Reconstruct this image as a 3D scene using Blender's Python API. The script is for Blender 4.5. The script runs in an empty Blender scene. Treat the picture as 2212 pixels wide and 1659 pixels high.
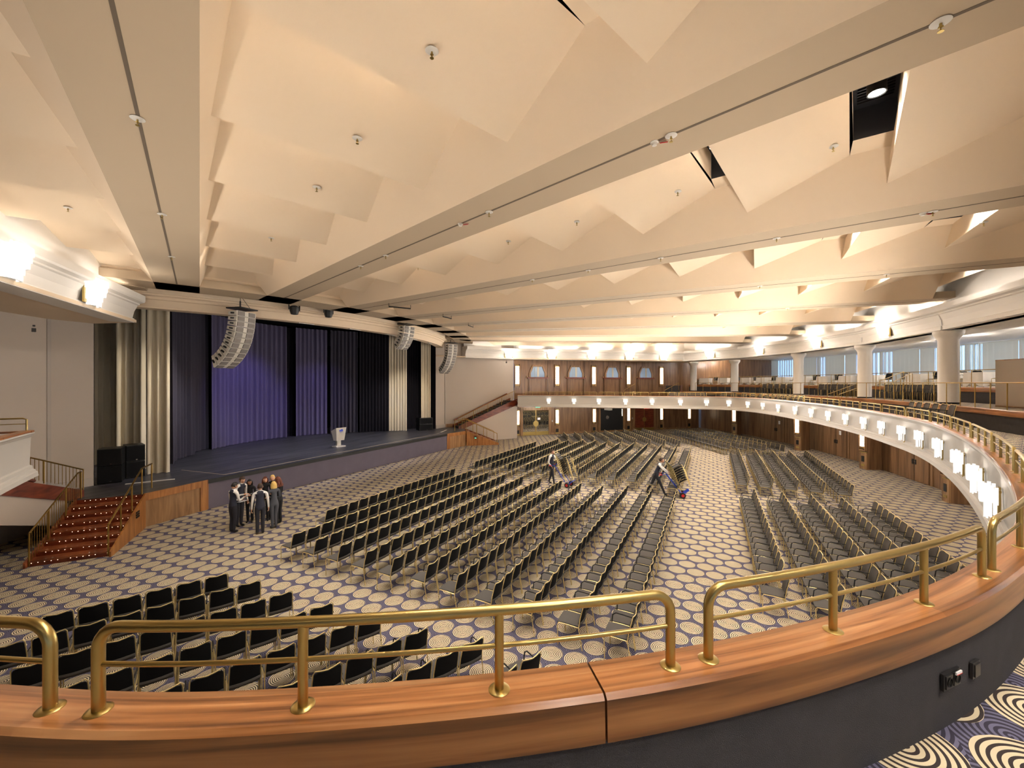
import bpy, math, random
from math import sin, cos, pi, atan2, hypot, radians, degrees, sqrt
from mathutils import Vector, Matrix, geometry
random.seed(7)
SC = bpy.context.scene
COL = SC.collection

# ------------------------------------------------------------------ camera
# The hall frame: x runs along the stage front, y runs from the audience towards the stage, z up (metres).
F, HZ, EYE = 880.0, 827.0, 5.2
CX, CY = -17.91, -18.63
cd = bpy.data.cameras.new('camera')
cd.sensor_width = 36.0; cd.lens = F/2212*36; cd.shift_y = -2.5/2212; cd.clip_start = .05; cd.clip_end = 300
cam = bpy.data.objects.new('camera', cd); COL.objects.link(cam)
cam.location = (CX, CY, EYE); cam.rotation_euler = (pi/2, 0, radians(26.23-90))
SC.camera = cam
SC.view_settings.view_transform = 'Standard'; SC.view_settings.look = 'None'
SC.view_settings.gamma = 1; SC.view_settings.use_curve_mapping = False
SC.view_settings.exposure = 0.72
try:
    SC.cycles.use_denoising = True
    SC.cycles.max_bounces = 4; SC.cycles.diffuse_bounces = 3; SC.cycles.glossy_bounces = 2
    SC.cycles.use_adaptive_sampling = True; SC.cycles.adaptive_threshold = .22; SC.cycles.adaptive_min_samples = 8
    SC.cycles.transparent_max_bounces = 12; SC.cycles.sample_clamp_indirect = 6.0
    SC.cycles.caustics_reflective = False; SC.cycles.caustics_refractive = False
except Exception: pass

# ------------------------------------------------------------------ dusk sky seen through the windows
W = bpy.data.worlds.new('world'); SC.world = W; W.use_nodes = True
W.node_tree.nodes['Background'].inputs[0].default_value = (.30, .50, .86, 1)
W.node_tree.nodes['Background'].inputs[1].default_value = 1.7

RX, RY = .442, -.897          # camera right in the hall plan
FX, FY = .897, .442           # camera forward
def world(X, Y): return (CX+X*RX+Y*FX, CY+X*RY+Y*FY)
def P(px, py, z):             # where the sight line through a pixel meets the level z
    d = EYE-z; k = d/(py-HZ); x, y = world((px-1106)*k, F*k); return Vector((x, y, z))
def D(px, py, Y):
    x, y = world((px-1106)*Y/F, Y); return Vector((x, y, EYE-(py-HZ)*Y/F))
def depth(x, y): return (x-CX)*FX+(y-CY)*FY
def proj(x, y, z):
    Y = depth(x, y); X = (x-CX)*RX+(y-CY)*RY
    if Y < .05: return None
    return (1106+F*X/Y, HZ+F*(EYE-z)/Y, Y)
def hit(px, A, B):            # where the vertical sight plane of a pixel column crosses the plan line A-B
    t = (px-1106)/F; dx, dy = RX*t+FX, RY*t+FY
    ex, ey = B[0]-A[0], B[1]-A[1]
    den = dx*(-ey)+ex*dy
    k = ((A[0]-CX)*(-ey)+ex*(A[1]-CY))/den
    return (CX+dx*k, CY+dy*k)
def lamp(name, kind, loc, energy, color=(1, .86, .7), size=.3, rot=None, **kw):
    d = bpy.data.lights.new(name, kind); d.energy = energy; d.color = color
    if kind == 'AREA': d.size = size
    else: d.shadow_soft_size = size
    for k, v in kw.items(): setattr(d, k, v)
    o = bpy.data.objects.new(name, d); COL.objects.link(o); o.location = loc
    if rot: o.rotation_euler = rot
    return o

WARM = (1.0, .925, .83)
C0 = (0.0, 19.1)              # centre of the fan of ceiling beams (x, y)
def polar(r, a):              # a in degrees from the hall axis
    a = radians(a); return (C0[0]+r*sin(a), C0[1]-r*cos(a))
BEAMS = [-26.3, -17.3, -8.6, -.4, 7.8, 15.8, 23.8, 31.2]
STEPS = [22.4]+[36.6+2.45*j for j in range(-5, 4)]+[46.5]

# ------------------------------------------------------------------ helpers
MATS = {}
def nodemat(name):
    m = bpy.data.materials.new(name); m.use_nodes = True
    nt = m.node_tree; b = nt.nodes['Principled BSDF']; MATS[name] = m
    return m, nt, b
def lin(c):
    return tuple(((v/255)/12.92 if v/255 <= .04045 else ((v/255+.055)/1.055)**2.4) for v in c)+(1,)
def plain(name, rgb, rough=.6, metal=0, spec=.5, emit=None, es=0, bump=0, bscale=40, var=0, vscale=3):
    m, nt, b = nodemat(name)
    c = lin(rgb) if max(rgb) > 1 else tuple(rgb)+(1,)
    b.inputs['Base Color'].default_value = c
    b.inputs['Roughness'].default_value = rough; b.inputs['Metallic'].default_value = metal
    b.inputs['Specular IOR Level'].default_value = spec
    if emit: b.inputs['Emission Color'].default_value = tuple(emit)+(1,); b.inputs['Emission Strength'].default_value = es
    tc = nt.nodes.new('ShaderNodeTexCoord')
    if var:
        n = nt.nodes.new('ShaderNodeTexNoise'); n.inputs['Scale'].default_value = vscale; n.inputs['Detail'].default_value = 4
        nt.links.new(tc.outputs['Object'], n.inputs['Vector'])
        mx = nt.nodes.new('ShaderNodeMix'); mx.data_type = 'RGBA'
        mx.inputs[6].default_value = tuple(v*(1-var) for v in c[:3])+(1,); mx.inputs[7].default_value = tuple(min(1, v*(1+var)) for v in c[:3])+(1,)
        nt.links.new(n.outputs['Fac'], mx.inputs[0]); nt.links.new(mx.outputs[2], b.inputs['Base Color'])
    if bump:
        n = nt.nodes.new('ShaderNodeTexNoise'); n.inputs['Scale'].default_value = bscale
        nt.links.new(tc.outputs['Object'], n.inputs['Vector'])
        bp = nt.nodes.new('ShaderNodeBump'); bp.inputs['Strength'].default_value = bump; bp.inputs['Distance'].default_value = .01
        nt.links.new(n.outputs['Fac'], bp.inputs['Height']); nt.links.new(bp.outputs['Normal'], b.inputs['Normal'])
    return m
def wood(name, c1, c2, c3, coord='UV', scale=(1, 1, 1), rough=.35, planks=None):
    m, nt, b = nodemat(name); N = nt.nodes; L = nt.links
    tc = N.new('ShaderNodeTexCoord'); mp = N.new('ShaderNodeMapping'); mp.inputs['Scale'].default_value = scale
    L.new(tc.outputs[coord], mp.inputs['Vector'])
    n1 = N.new('ShaderNodeTexNoise'); n1.inputs['Scale'].default_value = 1.0; n1.inputs['Detail'].default_value = 6; n1.inputs['Distortion'].default_value = .6
    L.new(mp.outputs['Vector'], n1.inputs['Vector'])
    cr = N.new('ShaderNodeValToRGB'); e = cr.color_ramp.elements
    e[0].position = .3; e[0].color = lin(c1); e[1].position = .72; e[1].color = lin(c3)
    x = e.new(.5); x.color = lin(c2)
    L.new(n1.outputs['Fac'], cr.inputs['Fac'])
    out = cr.outputs['Color']
    if planks:                # glued strips: the tone jumps from strip to strip
        sep = N.new('ShaderNodeSeparateXYZ'); L.new(tc.outputs[coord], sep.inputs[0])
        a = N.new('ShaderNodeMath'); a.operation = 'MULTIPLY'; a.inputs[1].default_value = planks[1]; L.new(sep.outputs['Y' if coord == 'UV' else 'X'], a.inputs[0])
        f = N.new('ShaderNodeMath'); f.operation = 'FLOOR'; L.new(a.outputs[0], f.inputs[0])
        a2 = N.new('ShaderNodeMath'); a2.operation = 'MULTIPLY_ADD'; a2.inputs[1].default_value = planks[0]; L.new(sep.outputs['X' if coord == 'UV' else 'Z'], a2.inputs[0]); L.new(f.outputs[0], a2.inputs[2])
        f2 = N.new('ShaderNodeMath'); f2.operation = 'FLOOR'; L.new(a2.outputs[0], f2.inputs[0])
        cb = N.new('ShaderNodeCombineXYZ'); L.new(f.outputs[0], cb.inputs[0]); L.new(f2.outputs[0], cb.inputs[1])
        wn = N.new('ShaderNodeTexWhiteNoise'); L.new(cb.outputs[0], wn.inputs['Vector'])
        mr = N.new('ShaderNodeMapRange'); mr.inputs[3].default_value = .66; mr.inputs[4].default_value = 1.15; L.new(wn.outputs['Value'], mr.inputs[0])
        mx = N.new('ShaderNodeMix'); mx.data_type = 'RGBA'; mx.blend_type = 'MULTIPLY'; mx.inputs[0].default_value = 1
        L.new(out, mx.inputs[6]); L.new(mr.outputs[0], mx.inputs[7]); out = mx.outputs[2]
    L.new(out, b.inputs['Base Color']); b.inputs['Roughness'].default_value = rough
    return m

def carpet():
    m, nt, b = nodemat('carpet'); N = nt.nodes; L = nt.links
    def M(op, a, bb=None, c=None, clamp=False):
        n = N.new('ShaderNodeMath'); n.operation = op; n.use_clamp = clamp
        for i, v in enumerate((a, bb, c)):
            if v is None: continue
            if isinstance(v, (int, float)): n.inputs[i].default_value = v
            else: L.new(v, n.inputs[i])
        return n.outputs[0]
    geo = N.new('ShaderNodeNewGeometry'); sep = N.new('ShaderNodeSeparateXYZ'); L.new(geo.outputs['Position'], sep.inputs[0])
    ax, ay, bx, by = .0405, -.4748, .4895, -.2365
    det = ax*by-ay*bx; ox, oy = -10.11, -15.61
    x = M('SUBTRACT', sep.outputs['X'], ox); y = M('SUBTRACT', sep.outputs['Y'], oy)
    i = M('ADD', M('MULTIPLY', x, by/det), M('MULTIPLY', y, -bx/det))
    j = M('ADD', M('MULTIPLY', x, -ay/det), M('MULTIPLY', y, ax/det))
    def cell(di, dj):         # vector from the nearest lattice point of the skew grid shifted by (di,dj)
        jj = M('ROUND', M('ADD', j, dj)); fj = M('SUBTRACT', M('ADD', j, dj), jj)
        i2 = M('ADD', i, di)
        # unskew: use the remainder of j to look for the closest i
        ii = M('ROUND', M('ADD', i2, M('MULTIPLY', fj, .5))); fi = M('SUBTRACT', i2, ii)
        vx = M('ADD', M('MULTIPLY', fi, ax), M('MULTIPLY', fj, bx)); vy = M('ADD', M('MULTIPLY', fi, ay), M('MULTIPLY', fj, by))
        r = M('SQRT', M('ADD', M('MULTIPLY', vx, vx), M('MULTIPLY', vy, vy)))
        an = M('DIVIDE', M('ARCTAN2', vy, vx), 2*pi)
        return r, an
    r, an = cell(0, 0)
    spir = M('FRACT', M('ADD', M('DIVIDE', r, .0325), an))
    wob = N.new('ShaderNodeTexNoise'); wob.inputs['Scale'].default_value = 9; L.new(geo.outputs['Position'], wob.inputs['Vector'])
    rr = M('ADD', r, M('MULTIPLY', M('SUBTRACT', wob.outputs['Fac'], .5), .02))
    disc = M('LESS_THAN', rr, .221)
    gold = M('MULTIPLY', M('GREATER_THAN', spir, .44), disc)
    r2, an2 = cell(.25, .5)
    sp2 = M('GREATER_THAN', M('FRACT', M('ADD', M('DIVIDE', r2, .030), an2)), .5)
    c_dark = lin((40, 36, 42)); c_ground = lin((110, 106, 128)); c_gold = lin((220, 203, 170))
    mx = N.new('ShaderNodeMix'); mx.data_type = 'RGBA'; mx.inputs[6].default_value = c_ground; mx.inputs[7].default_value = c_dark
    L.new(M('MULTIPLY', sp2, .8), mx.inputs[0])
    m3 = N.new('ShaderNodeMix'); m3.data_type = 'RGBA'; L.new(mx.outputs[2], m3.inputs[6]); m3.inputs[7].default_value = lin((66, 58, 56)); L.new(disc, m3.inputs[0])
    m2 = N.new('ShaderNodeMix'); m2.data_type = 'RGBA'; L.new(m3.outputs[2], m2.inputs[6]); m2.inputs[7].default_value = c_gold
    L.new(gold, m2.inputs[0]); L.new(m2.outputs[2], b.inputs['Base Color'])
    b.inputs['Roughness'].default_value = .95; b.inputs['Specular IOR Level'].default_value = .1
    nz = N.new('ShaderNodeTexNoise'); nz.inputs['Scale'].default_value = 260; L.new(geo.outputs['Position'], nz.inputs['Vector'])
    bp = N.new('ShaderNodeBump'); bp.inputs['Strength'].default_value = .3; bp.inputs['Distance'].default_value = .004
    L.new(nz.outputs['Fac'], bp.inputs['Height']); L.new(bp.outputs['Normal'], b.inputs['Normal'])
    return m
carpet()
plain('ceil', (230, 208, 180), .8, bump=.05, bscale=120)
plain('beam', (186, 166, 140), .85, bump=.06, bscale=150)
plain('white', (232, 226, 218), .55)
plain('fascia', (184, 179, 172), .5)
plain('greywall', (186, 174, 162), .8, bump=.05, bscale=60)
plain('paleskirt', (176, 166, 156), .5)
plain('dark', (14, 14, 17), .7)
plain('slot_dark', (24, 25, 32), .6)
plain('black', (9, 9, 10), .45)
plain('brass', (190, 166, 104), .32, 1.0)
plain('brass_old', (168, 136, 74), .34, 1.0)
plain('goldtube', (228, 206, 148), .35, .75)
plain('chrome', (200, 200, 205), .2, 1)
plain('fabric', (88, 84, 80), .9, spec=.2, bump=.25, bscale=220)
plain('fabric_black', (14, 14, 16), .85, spec=.25)
plain('navycarpet', (76, 74, 76), .95, spec=.1, bump=.6, bscale=300, var=.18, vscale=7)
plain('stagefront', (104, 98, 112), .8, spec=.2, var=.12, vscale=2)
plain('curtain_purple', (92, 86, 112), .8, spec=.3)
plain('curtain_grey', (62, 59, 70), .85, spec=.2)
plain('curtain_black', (26, 24, 30), .9, spec=.2)
plain('curtain_beige', (206, 194, 170), .8)
plain('pa_white', (214, 208, 198), .45)
plain('pa_grille', (132, 126, 122), .7, var=.1, vscale=60)
plain('cloth', (240, 234, 226), .8)
plain('blind', (214, 210, 196), .8)
plain('partition', (170, 156, 140), .7)
plain('vest', (46, 48, 64), .8); plain('shirt', (240, 236, 232), .7); plain('trousers', (40, 40, 48), .85)
plain('suit', (78, 80, 88), .85); plain('suit_black', (18, 18, 22), .85)
plain('skin', (224, 172, 142), .6); plain('skin_dark', (196, 142, 112), .6)
plain('hair_brown', (62, 42, 30), .6); plain('hair_black', (22, 18, 18), .5); plain('hair_blond', (226, 188, 110), .5); plain('hair_auburn', (104, 52, 34), .6)
plain('shoe', (12, 12, 13), .3); plain('lip', (170, 80, 76), .5)
plain('red', (200, 30, 34), .4); plain('blue', (40, 70, 190), .4); plain('paper', (245, 245, 248), .7); plain('tyre', (24, 24, 26), .7)
plain('green_sign', (20, 150, 110), .4, emit=(.1, .75, .5), es=1.6)
plain('red_sign', (190, 40, 30), .4, emit=(.8, .1, .06), es=.5)
def crystal(name, col, hi, lo):
    m, nt, b = nodemat(name); N = nt.nodes; L = nt.links
    b.inputs['Base Color'].default_value = (.6, .6, .6, 1); b.inputs['Roughness'].default_value = .1; b.inputs['Emission Color'].default_value = col+(1,)
    lw = N.new('ShaderNodeLayerWeight'); lw.inputs['Blend'].default_value = .45
    mr = N.new('ShaderNodeMapRange'); mr.inputs[1].default_value = .15; mr.inputs[2].default_value = .75; mr.inputs[3].default_value = hi; mr.inputs[4].default_value = lo
    L.new(lw.outputs['Facing'], mr.inputs[0]); L.new(mr.outputs[0], b.inputs['Emission Strength'])
crystal('crystal', (1, .95, .88), .75, .03)
crystal('crystal_big', (1, .95, .88), 1.1, .08)
crystal('crystal_warm', (1, .84, .58), 3.0, 1.0)
plain('bulb', (255, 250, 240), .3, emit=(1, .97, .9), es=14.0)
plain('led', (255, 230, 200), .3, emit=(1, .72, .5), es=4.0)
plain('groove', (104, 90, 74), .8)
plain('socket', (44, 42, 42), .35)
wood('capwood', (112, 66, 32), (170, 110, 62), (200, 144, 94), 'UV', (.9, 30, 1), .28, (.24, 29))
wood('capface', (84, 50, 26), (136, 88, 48), (170, 116, 68), 'UV', (.7, 16, 1), .3)
wood('stairwood', (96, 48, 26), (132, 70, 40), (158, 92, 54), 'Object', (2, 2, 12), .3)
wood('stagewood', (128, 78, 34), (160, 104, 50), (182, 126, 66), 'Object', (9, 9, .8), .4)
wood('wallwood', (98, 70, 48), (130, 96, 66), (152, 116, 82), 'Object', (7, 7, .5), .32)
wood('walltrim', (114, 82, 54), (148, 112, 76), (172, 134, 94), 'Object', (6, 6, .6), .3)
wood('rednatural', (78, 30, 16), (112, 48, 26), (134, 66, 38), 'Object', (2, 2, 8), .3)
def stagefloor():
    m, nt, b = nodemat('stagefloor'); N = nt.nodes; L = nt.links
    tc = N.new('ShaderNodeTexCoord'); mp = N.new('ShaderNodeMapping'); mp.inputs['Scale'].default_value = (.5, 9, 1); L.new(tc.outputs['Object'], mp.inputs['Vector'])
    n = N.new('ShaderNodeTexNoise'); n.inputs['Scale'].default_value = 1.2; n.inputs['Detail'].default_value = 7; L.new(mp.outputs[0], n.inputs['Vector'])
    cr = N.new('ShaderNodeValToRGB'); e = cr.color_ramp.elements; e[0].position = .35; e[0].color = lin((36, 36, 39)); e[1].position = .75; e[1].color = lin((98, 96, 100))
    L.new(n.outputs['Fac'], cr.inputs['Fac']); L.new(cr.outputs[0], b.inputs['Base Color']); b.inputs['Roughness'].default_value = .42
stagefloor()
def blindmat():
    m, nt, b = nodemat('blindslat'); N = nt.nodes; L = nt.links
    b.inputs['Base Color'].default_value = lin((222, 218, 206)); b.inputs['Roughness'].default_value = .8
    tr = N.new('ShaderNodeBsdfTranslucent'); tr.inputs[0].default_value = lin((226, 224, 214)); mx = N.new('ShaderNodeMixShader'); mx.inputs[0].default_value = .45
    L.new(b.outputs[0], mx.inputs[1]); L.new(tr.outputs[0], mx.inputs[2]); L.new(mx.outputs[0], N['Material Output'].inputs[0])
blindmat()

class MB:
    def __init__(s): s.v = []; s.f = []; s.m = []; s.uv = []
    def add(s, vs, fs, mi=0, uvs=None):
        n = len(s.v); s.v += [tuple(v) for v in vs]
        for k, f in enumerate(fs):
            s.f.append(tuple(i+n for i in f)); s.m.append(mi); s.uv.append(uvs[k] if uvs else None)
        return s
    def box(s, c, size, rz=0, mi=0, M=None):
        hx, hy, hz = size[0]/2, size[1]/2, size[2]/2
        R = Matrix.Rotation(rz, 3, 'Z') if M is None else M
        c = Vector(c)
        vs = [c+R@Vector((a*hx, b*hy, d*hz)) for a in (-1, 1) for b in (-1, 1) for d in (-1, 1)]
        return s.add(vs, [(0, 1, 3, 2), (4, 6, 7, 5), (0, 4, 5, 1), (2, 3, 7, 6), (0, 2, 6, 4), (1, 5, 7, 3)], mi)
    def tube(s, pts, r, n=8, mi=0, closed=False, caps=True):
        pts = [Vector(p) for p in pts]; k = len(pts); rings = []
        rr = r if isinstance(r, (list, tuple)) else [r]*k
        up = None
        for i, p in enumerate(pts):
            a = pts[(i-1) % k] if (i > 0 or closed) else p; b = pts[(i+1) % k] if (i < k-1 or closed) else p
            t = (b-a)
            if t.length < 1e-9: t = Vector((0, 0, 1))
            t.normalize()
            if up is None:
                up = Vector((0, 0, 1)) if abs(t.z) < .9 else Vector((1, 0, 0))
            u = up-t*up.dot(t)
            if u.length < 1e-4: u = Vector((1, 0, 0))-t*t.x
            u.normalize(); w = t.cross(u); up = u
            rings.append([p+(u*cos(2*pi*j/n)+w*sin(2*pi*j/n))*rr[i] for j in range(n)])
        vs = [q for R in rings for q in R]; fs = []
        for i in range(k if closed else k-1):
            i2 = (i+1) % k
            for j in range(n): fs.append((i*n+j, i*n+(j+1) % n, i2*n+(j+1) % n, i2*n+j))
        if not closed and caps: fs += [tuple(range(n))[::-1], tuple((k-1)*n+j for j in range(n))]
        return s.add(vs, fs, mi)
    def lathe(s, prof, c=(0, 0, 0), n=20, mi=0, M=None):
        c = Vector(c); M = M or Matrix.Identity(3); k = len(prof)
        vs = [c+M@Vector((r*cos(2*pi*j/n), r*sin(2*pi*j/n), z)) for r, z in prof for j in range(n)]
        fs = [(i*n+j, i*n+(j+1) % n, (i+1)*n+(j+1) % n, (i+1)*n+j) for i in range(k-1) for j in range(n)]
        fs += [tuple(range(n))[::-1], tuple((k-1)*n+j for j in range(n))]
        return s.add(vs, fs, mi)
    def prism(s, poly, z0, z1, mi=0, top=True, bottom=True, sides=True):
        n = len(poly); vs = [(x, y, z0) for x, y in poly]+[(x, y, z1) for x, y in poly]; fs = []
        if sides: fs += [(i, (i+1) % n, n+(i+1) % n, n+i) for i in range(n)]
        tris = geometry.tessellate_polygon([[Vector((x, y, 0)) for x, y in poly]])
        if bottom: fs += [tuple(t) for t in tris]
        if top: fs += [tuple(n+i for i in t) for t in tris]
        return s.add(vs, fs, mi)
    def sweep(s, line, normals, prof, mi=0, closed_prof=False, caps=False, us=None):
        # line: plan points; normals: outward plan normals; prof: (offset, z)
        k = len(prof); vs = [(p[0]+n[0]*o, p[1]+n[1]*o, z) for p, n in zip(line, normals) for o, z in prof]
        if us is None:
            us = [0]
            for a, b in zip(line, line[1:]): us.append(us[-1]+hypot(b[0]-a[0], b[1]-a[1]))
        vv = [0]
        for a, b in zip(prof, prof[1:]): vv.append(vv[-1]+hypot(b[0]-a[0], b[1]-a[1]))
        fs = []; uv = []
        kk = k if closed_prof else k-1
        for i in range(len(line)-1):
            for j in range(kk):
                j2 = (j+1) % k
                fs.append((i*k+j, (i+1)*k+j, (i+1)*k+j2, i*k+j2))
                v2 = vv[j2] if j2 else vv[-1]+.1
                uv.append([(us[i], vv[j]), (us[i+1], vv[j]), (us[i+1], v2), (us[i], v2)])
        if caps:
            fs += [tuple(range(k)), tuple((len(line)-1)*k+j for j in range(k))[::-1]]
            uv += [[(0, 0)]*k, [(0, 0)]*k]
        return s.add(vs, fs, mi, uv)
    def merge(s, o, M):
        n = len(s.v); s.v += [tuple(M@Vector(v)) for v in o.v]
        s.f += [tuple(i+n for i in f) for f in o.f]; s.m += o.m; s.uv += o.uv
    def build(s, name, mats, parent=None, smooth=True, loc=None, rz=0, angle=40):
        me = bpy.data.meshes.new(name); me.from_pydata(s.v, [], s.f)
        if not isinstance(mats, (list, tuple)): mats = [mats]
        for m in mats: me.materials.append(MATS[m])
        if len(mats) > 1: me.polygons.foreach_set('material_index', s.m)
        if any(u for u in s.uv):
            uvl = me.uv_layers.new(name='UVMap').data; q = 0
            for f, u in zip(s.f, s.uv):
                for c in range(len(f)):
                    if u: uvl[q].uv = u[c]
                    q += 1
        if smooth:
            me.polygons.foreach_set('use_smooth', [True]*len(me.polygons))
            try: me.set_sharp_from_angle(angle=radians(angle))
            except Exception: pass
        me.update()
        o = bpy.data.objects.new(name, me); COL.objects.link(o)
        if parent: o.parent = parent
        if loc is not None: o.location = loc
        if rz: o.rotation_euler = (0, 0, rz)
        return o
def tag(o, label=None, cat=None, group=None, kind=None):
    if label: o['label'] = label
    if cat: o['category'] = cat
    if group: o['group'] = group
    if kind: o['kind'] = kind
    return o
def struct(o): o['kind'] = 'structure'; return o
def thing(name, label, cat, loc=(0, 0, 0), rz=0, group=None):
    o = bpy.data.objects.new(name, None); o.empty_display_size = .1; COL.objects.link(o)
    o.location = loc; o.rotation_euler = (0, 0, rz); return tag(o, label, cat, group)
def kids(o): return KIDS.get(o.name, [])
KIDS = {}
def dup(root, loc, rz=0, label=None, group=None, eul=None):
    r = root.copy(); COL.objects.link(r); r.location = loc; r.rotation_euler = eul if eul else (0, 0, rz)
    if label: r['label'] = label
    if group: r['group'] = group
    for c in root.children:
        c2 = c.copy(); COL.objects.link(c2); c2.parent = r
        for g in c.children:
            g2 = g.copy(); COL.objects.link(g2); g2.parent = c2
    return r
ONES = ['', 'first', 'second', 'third', 'fourth', 'fifth', 'sixth', 'seventh', 'eighth', 'ninth', 'tenth', 'eleventh', 'twelfth', 'thirteenth', 'fourteenth', 'fifteenth', 'sixteenth', 'seventeenth', 'eighteenth', 'nineteenth', 'twentieth']
def nth(i):
    if i <= 20: return ONES[i]
    t = ['', '', 'twenty', 'thirty', 'forty', 'fifty'][i//10]
    return (t[:-1]+'ieth' if i % 10 == 0 else t+'-'+ONES[i % 10])

def resample(pts, step):
    out = []                  # Catmull-Rom through pts, then equal steps along the arc
    P2 = [pts[0]]+list(pts)+[pts[-1]]
    dense = []
    for i in range(1, len(P2)-2):
        p0, p1, p2, p3 = [Vector(q) for q in P2[i-1:i+3]]
        for k in range(24):
            t = k/24
            dense.append(.5*((2*p1)+(p2-p0)*t+(2*p0-5*p1+4*p2-p3)*t*t+(-p0+3*p1-3*p2+p3)*t**3))
    dense.append(Vector(pts[-1]))
    acc = [0]
    for a, b in zip(dense, dense[1:]): acc.append(acc[-1]+(b-a).length)
    L = acc[-1]; n = max(2, int(L/step)); j = 0
    for k in range(n+1):
        s = L*k/n
        while j < len(acc)-2 and acc[j+1] < s: j += 1
        t = (s-acc[j])/max(1e-9, acc[j+1]-acc[j]); q = dense[j].lerp(dense[j+1], min(1, max(0, t)))
        out.append((q.x, q.y))
    return out, L
def norms(line, flip=1):
    out = []
    for i in range(len(line)):
        a = line[max(0, i-1)]; b = line[min(len(line)-1, i+1)]
        dx, dy = b[0]-a[0], b[1]-a[1]; l = hypot(dx, dy) or 1
        out.append((dy/l*flip, -dx/l*flip))
    return out
class Curve:                  # plan curve by arc length; normal() points away from the hall
    def __init__(s, pts, flip=1, step=.1):
        s.p, s.L = resample(pts, step); s.n = norms(s.p, flip); s.step = s.L/(len(s.p)-1)
    def at(s, u, off=0):
        k = min(len(s.p)-2, max(0, int(u/s.step))); t = min(1, max(0, u/s.step-k))
        a, b = s.p[k], s.p[k+1]; n, m = s.n[k], s.n[k+1]
        nx, ny = n[0]*(1-t)+m[0]*t, n[1]*(1-t)+m[1]*t
        return (a[0]*(1-t)+b[0]*t+nx*off, a[1]*(1-t)+b[1]*t+ny*off), (nx, ny)
    def seg(s, u0, u1, step=.1):
        n = max(1, int(math.ceil((u1-u0)/step))); us = [u0+(u1-u0)*i/n for i in range(n+1)]
        q = [s.at(u) for u in us]; return [a for a, _ in q], [b for _, b in q], us
    def nearest(s, x, y):
        return min(range(len(s.p)), key=lambda i: (s.p[i][0]-x)**2+(s.p[i][1]-y)**2)*s.step
    def at_px(s, px, off=0, lo=0, hi=None):
        best = None
        for i, (p, n) in enumerate(zip(s.p, s.n)):
            u = i*s.step
            if u < lo or (hi and u > hi): continue
            q = proj(p[0]+n[0]*off, p[1]+n[1]*off, 4)
            if q and (best is None or abs(q[0]-px) < best[0]): best = (abs(q[0]-px), u)
        return best[1]
def SNs(L): return [(a, -b) for a, b in L]
#PART2
# ================================================================== balcony
BAL = Curve(SNs([(-14.3, 4.4), (-15.2, 6.1), (-16.35, 8.5), (-17.35, 11), (-17.85, 13.3), (-17.8, 15.1), (-17.4, 16.28), (-17.0, 17.16), (-16.23, 18.32), (-15.24, 19.39), (-14.31, 20.13), (-13.05, 20.88), (-11.0, 21.75), (-8.3, 22.67), (-5.2, 23.51), (-2.1, 24.1), (.8, 24.25), (4.3, 24.16), (8.3, 23.7), (12, 22.95), (15.4, 22.0), (18.0, 20.7), (19.1, 18.9), (18.8, 16.8), (17.5, 10.5), (16.2, 5.2), (15.36, 2.8)]), 1, .08)
ZC, ZF, ZB = 4.1, 3.53, 3.03          # cap top, balcony floor, underside
ub = BAL.nearest(*P(1300, 1460, ZC)[:2])   # the joint in the timber cap
JL = 6.6
u = ub % JL
edges = [0]+[u+JL*k for k in range(int(BAL.L/JL)+1) if .3 < u+JL*k < BAL.L-.3]+[BAL.L]
capprof = [(0.0, 4.06), (0.0, 4.094), (.006, 4.1), (.168, 4.1), (.184, 4.084), (.19, 3.94), (.15, 3.94), (.15, 4.06)]
for k, (a, b) in enumerate(zip(edges, edges[1:])):
    ln, nn, us = BAL.seg(a+(.004 if k else 0), b-.004, .09)
    m = MB(); m.sweep(ln, nn, capprof[:5], 0, us=us); m.sweep(ln, nn, capprof[4:]+capprof[:1], 1, us=us)
    i0 = len(m.v)
    for p, n in ((ln[0], nn[0]), (ln[-1], nn[-1])):
        vs = [(p[0]+n[0]*o, p[1]+n[1]*o, z) for o, z in capprof]; m.add(vs, [tuple(range(8))], 1)
    struct(m.build(f'trim_{k+1}', ['capwood', 'capface'], angle=35))
ln, nn, us = BAL.seg(0, BAL.L, .12)
m = MB()
fprof = [(.0, 4.06), (-.01, 4.03), (.02, 4.0), (.035, 3.955), (.05, 3.945), (.055, 3.9), (.075, 3.32), (.07, 3.29), (.03, 3.27), (.02, 3.2), (-.015, 3.18), (-.03, 3.14), (-.055, 3.12), (-.07, 3.03)]
m.sweep(ln, nn, fprof)
for p, n, s in ((ln[0], nn[0], 1), (ln[-1], nn[-1], -1)):   # end walls of the balcony front
    vs = [(p[0]+n[0]*o, p[1]+n[1]*o, z) for o, z in fprof]+[(p[0]+n[0]*.165, p[1]+n[1]*.165, 3.03), (p[0]+n[0]*.165, p[1]+n[1]*.165, 4.06)]
    m.add(vs, [tuple(range(len(vs)))])
struct(m.build('wall_balcony_front', 'fascia', angle=30))
m = MB(); m.sweep(ln, nn, [(.165, 3.94), (.165, ZF)]); struct(m.build('wall_balcony_inner', 'navycarpet'))

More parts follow.
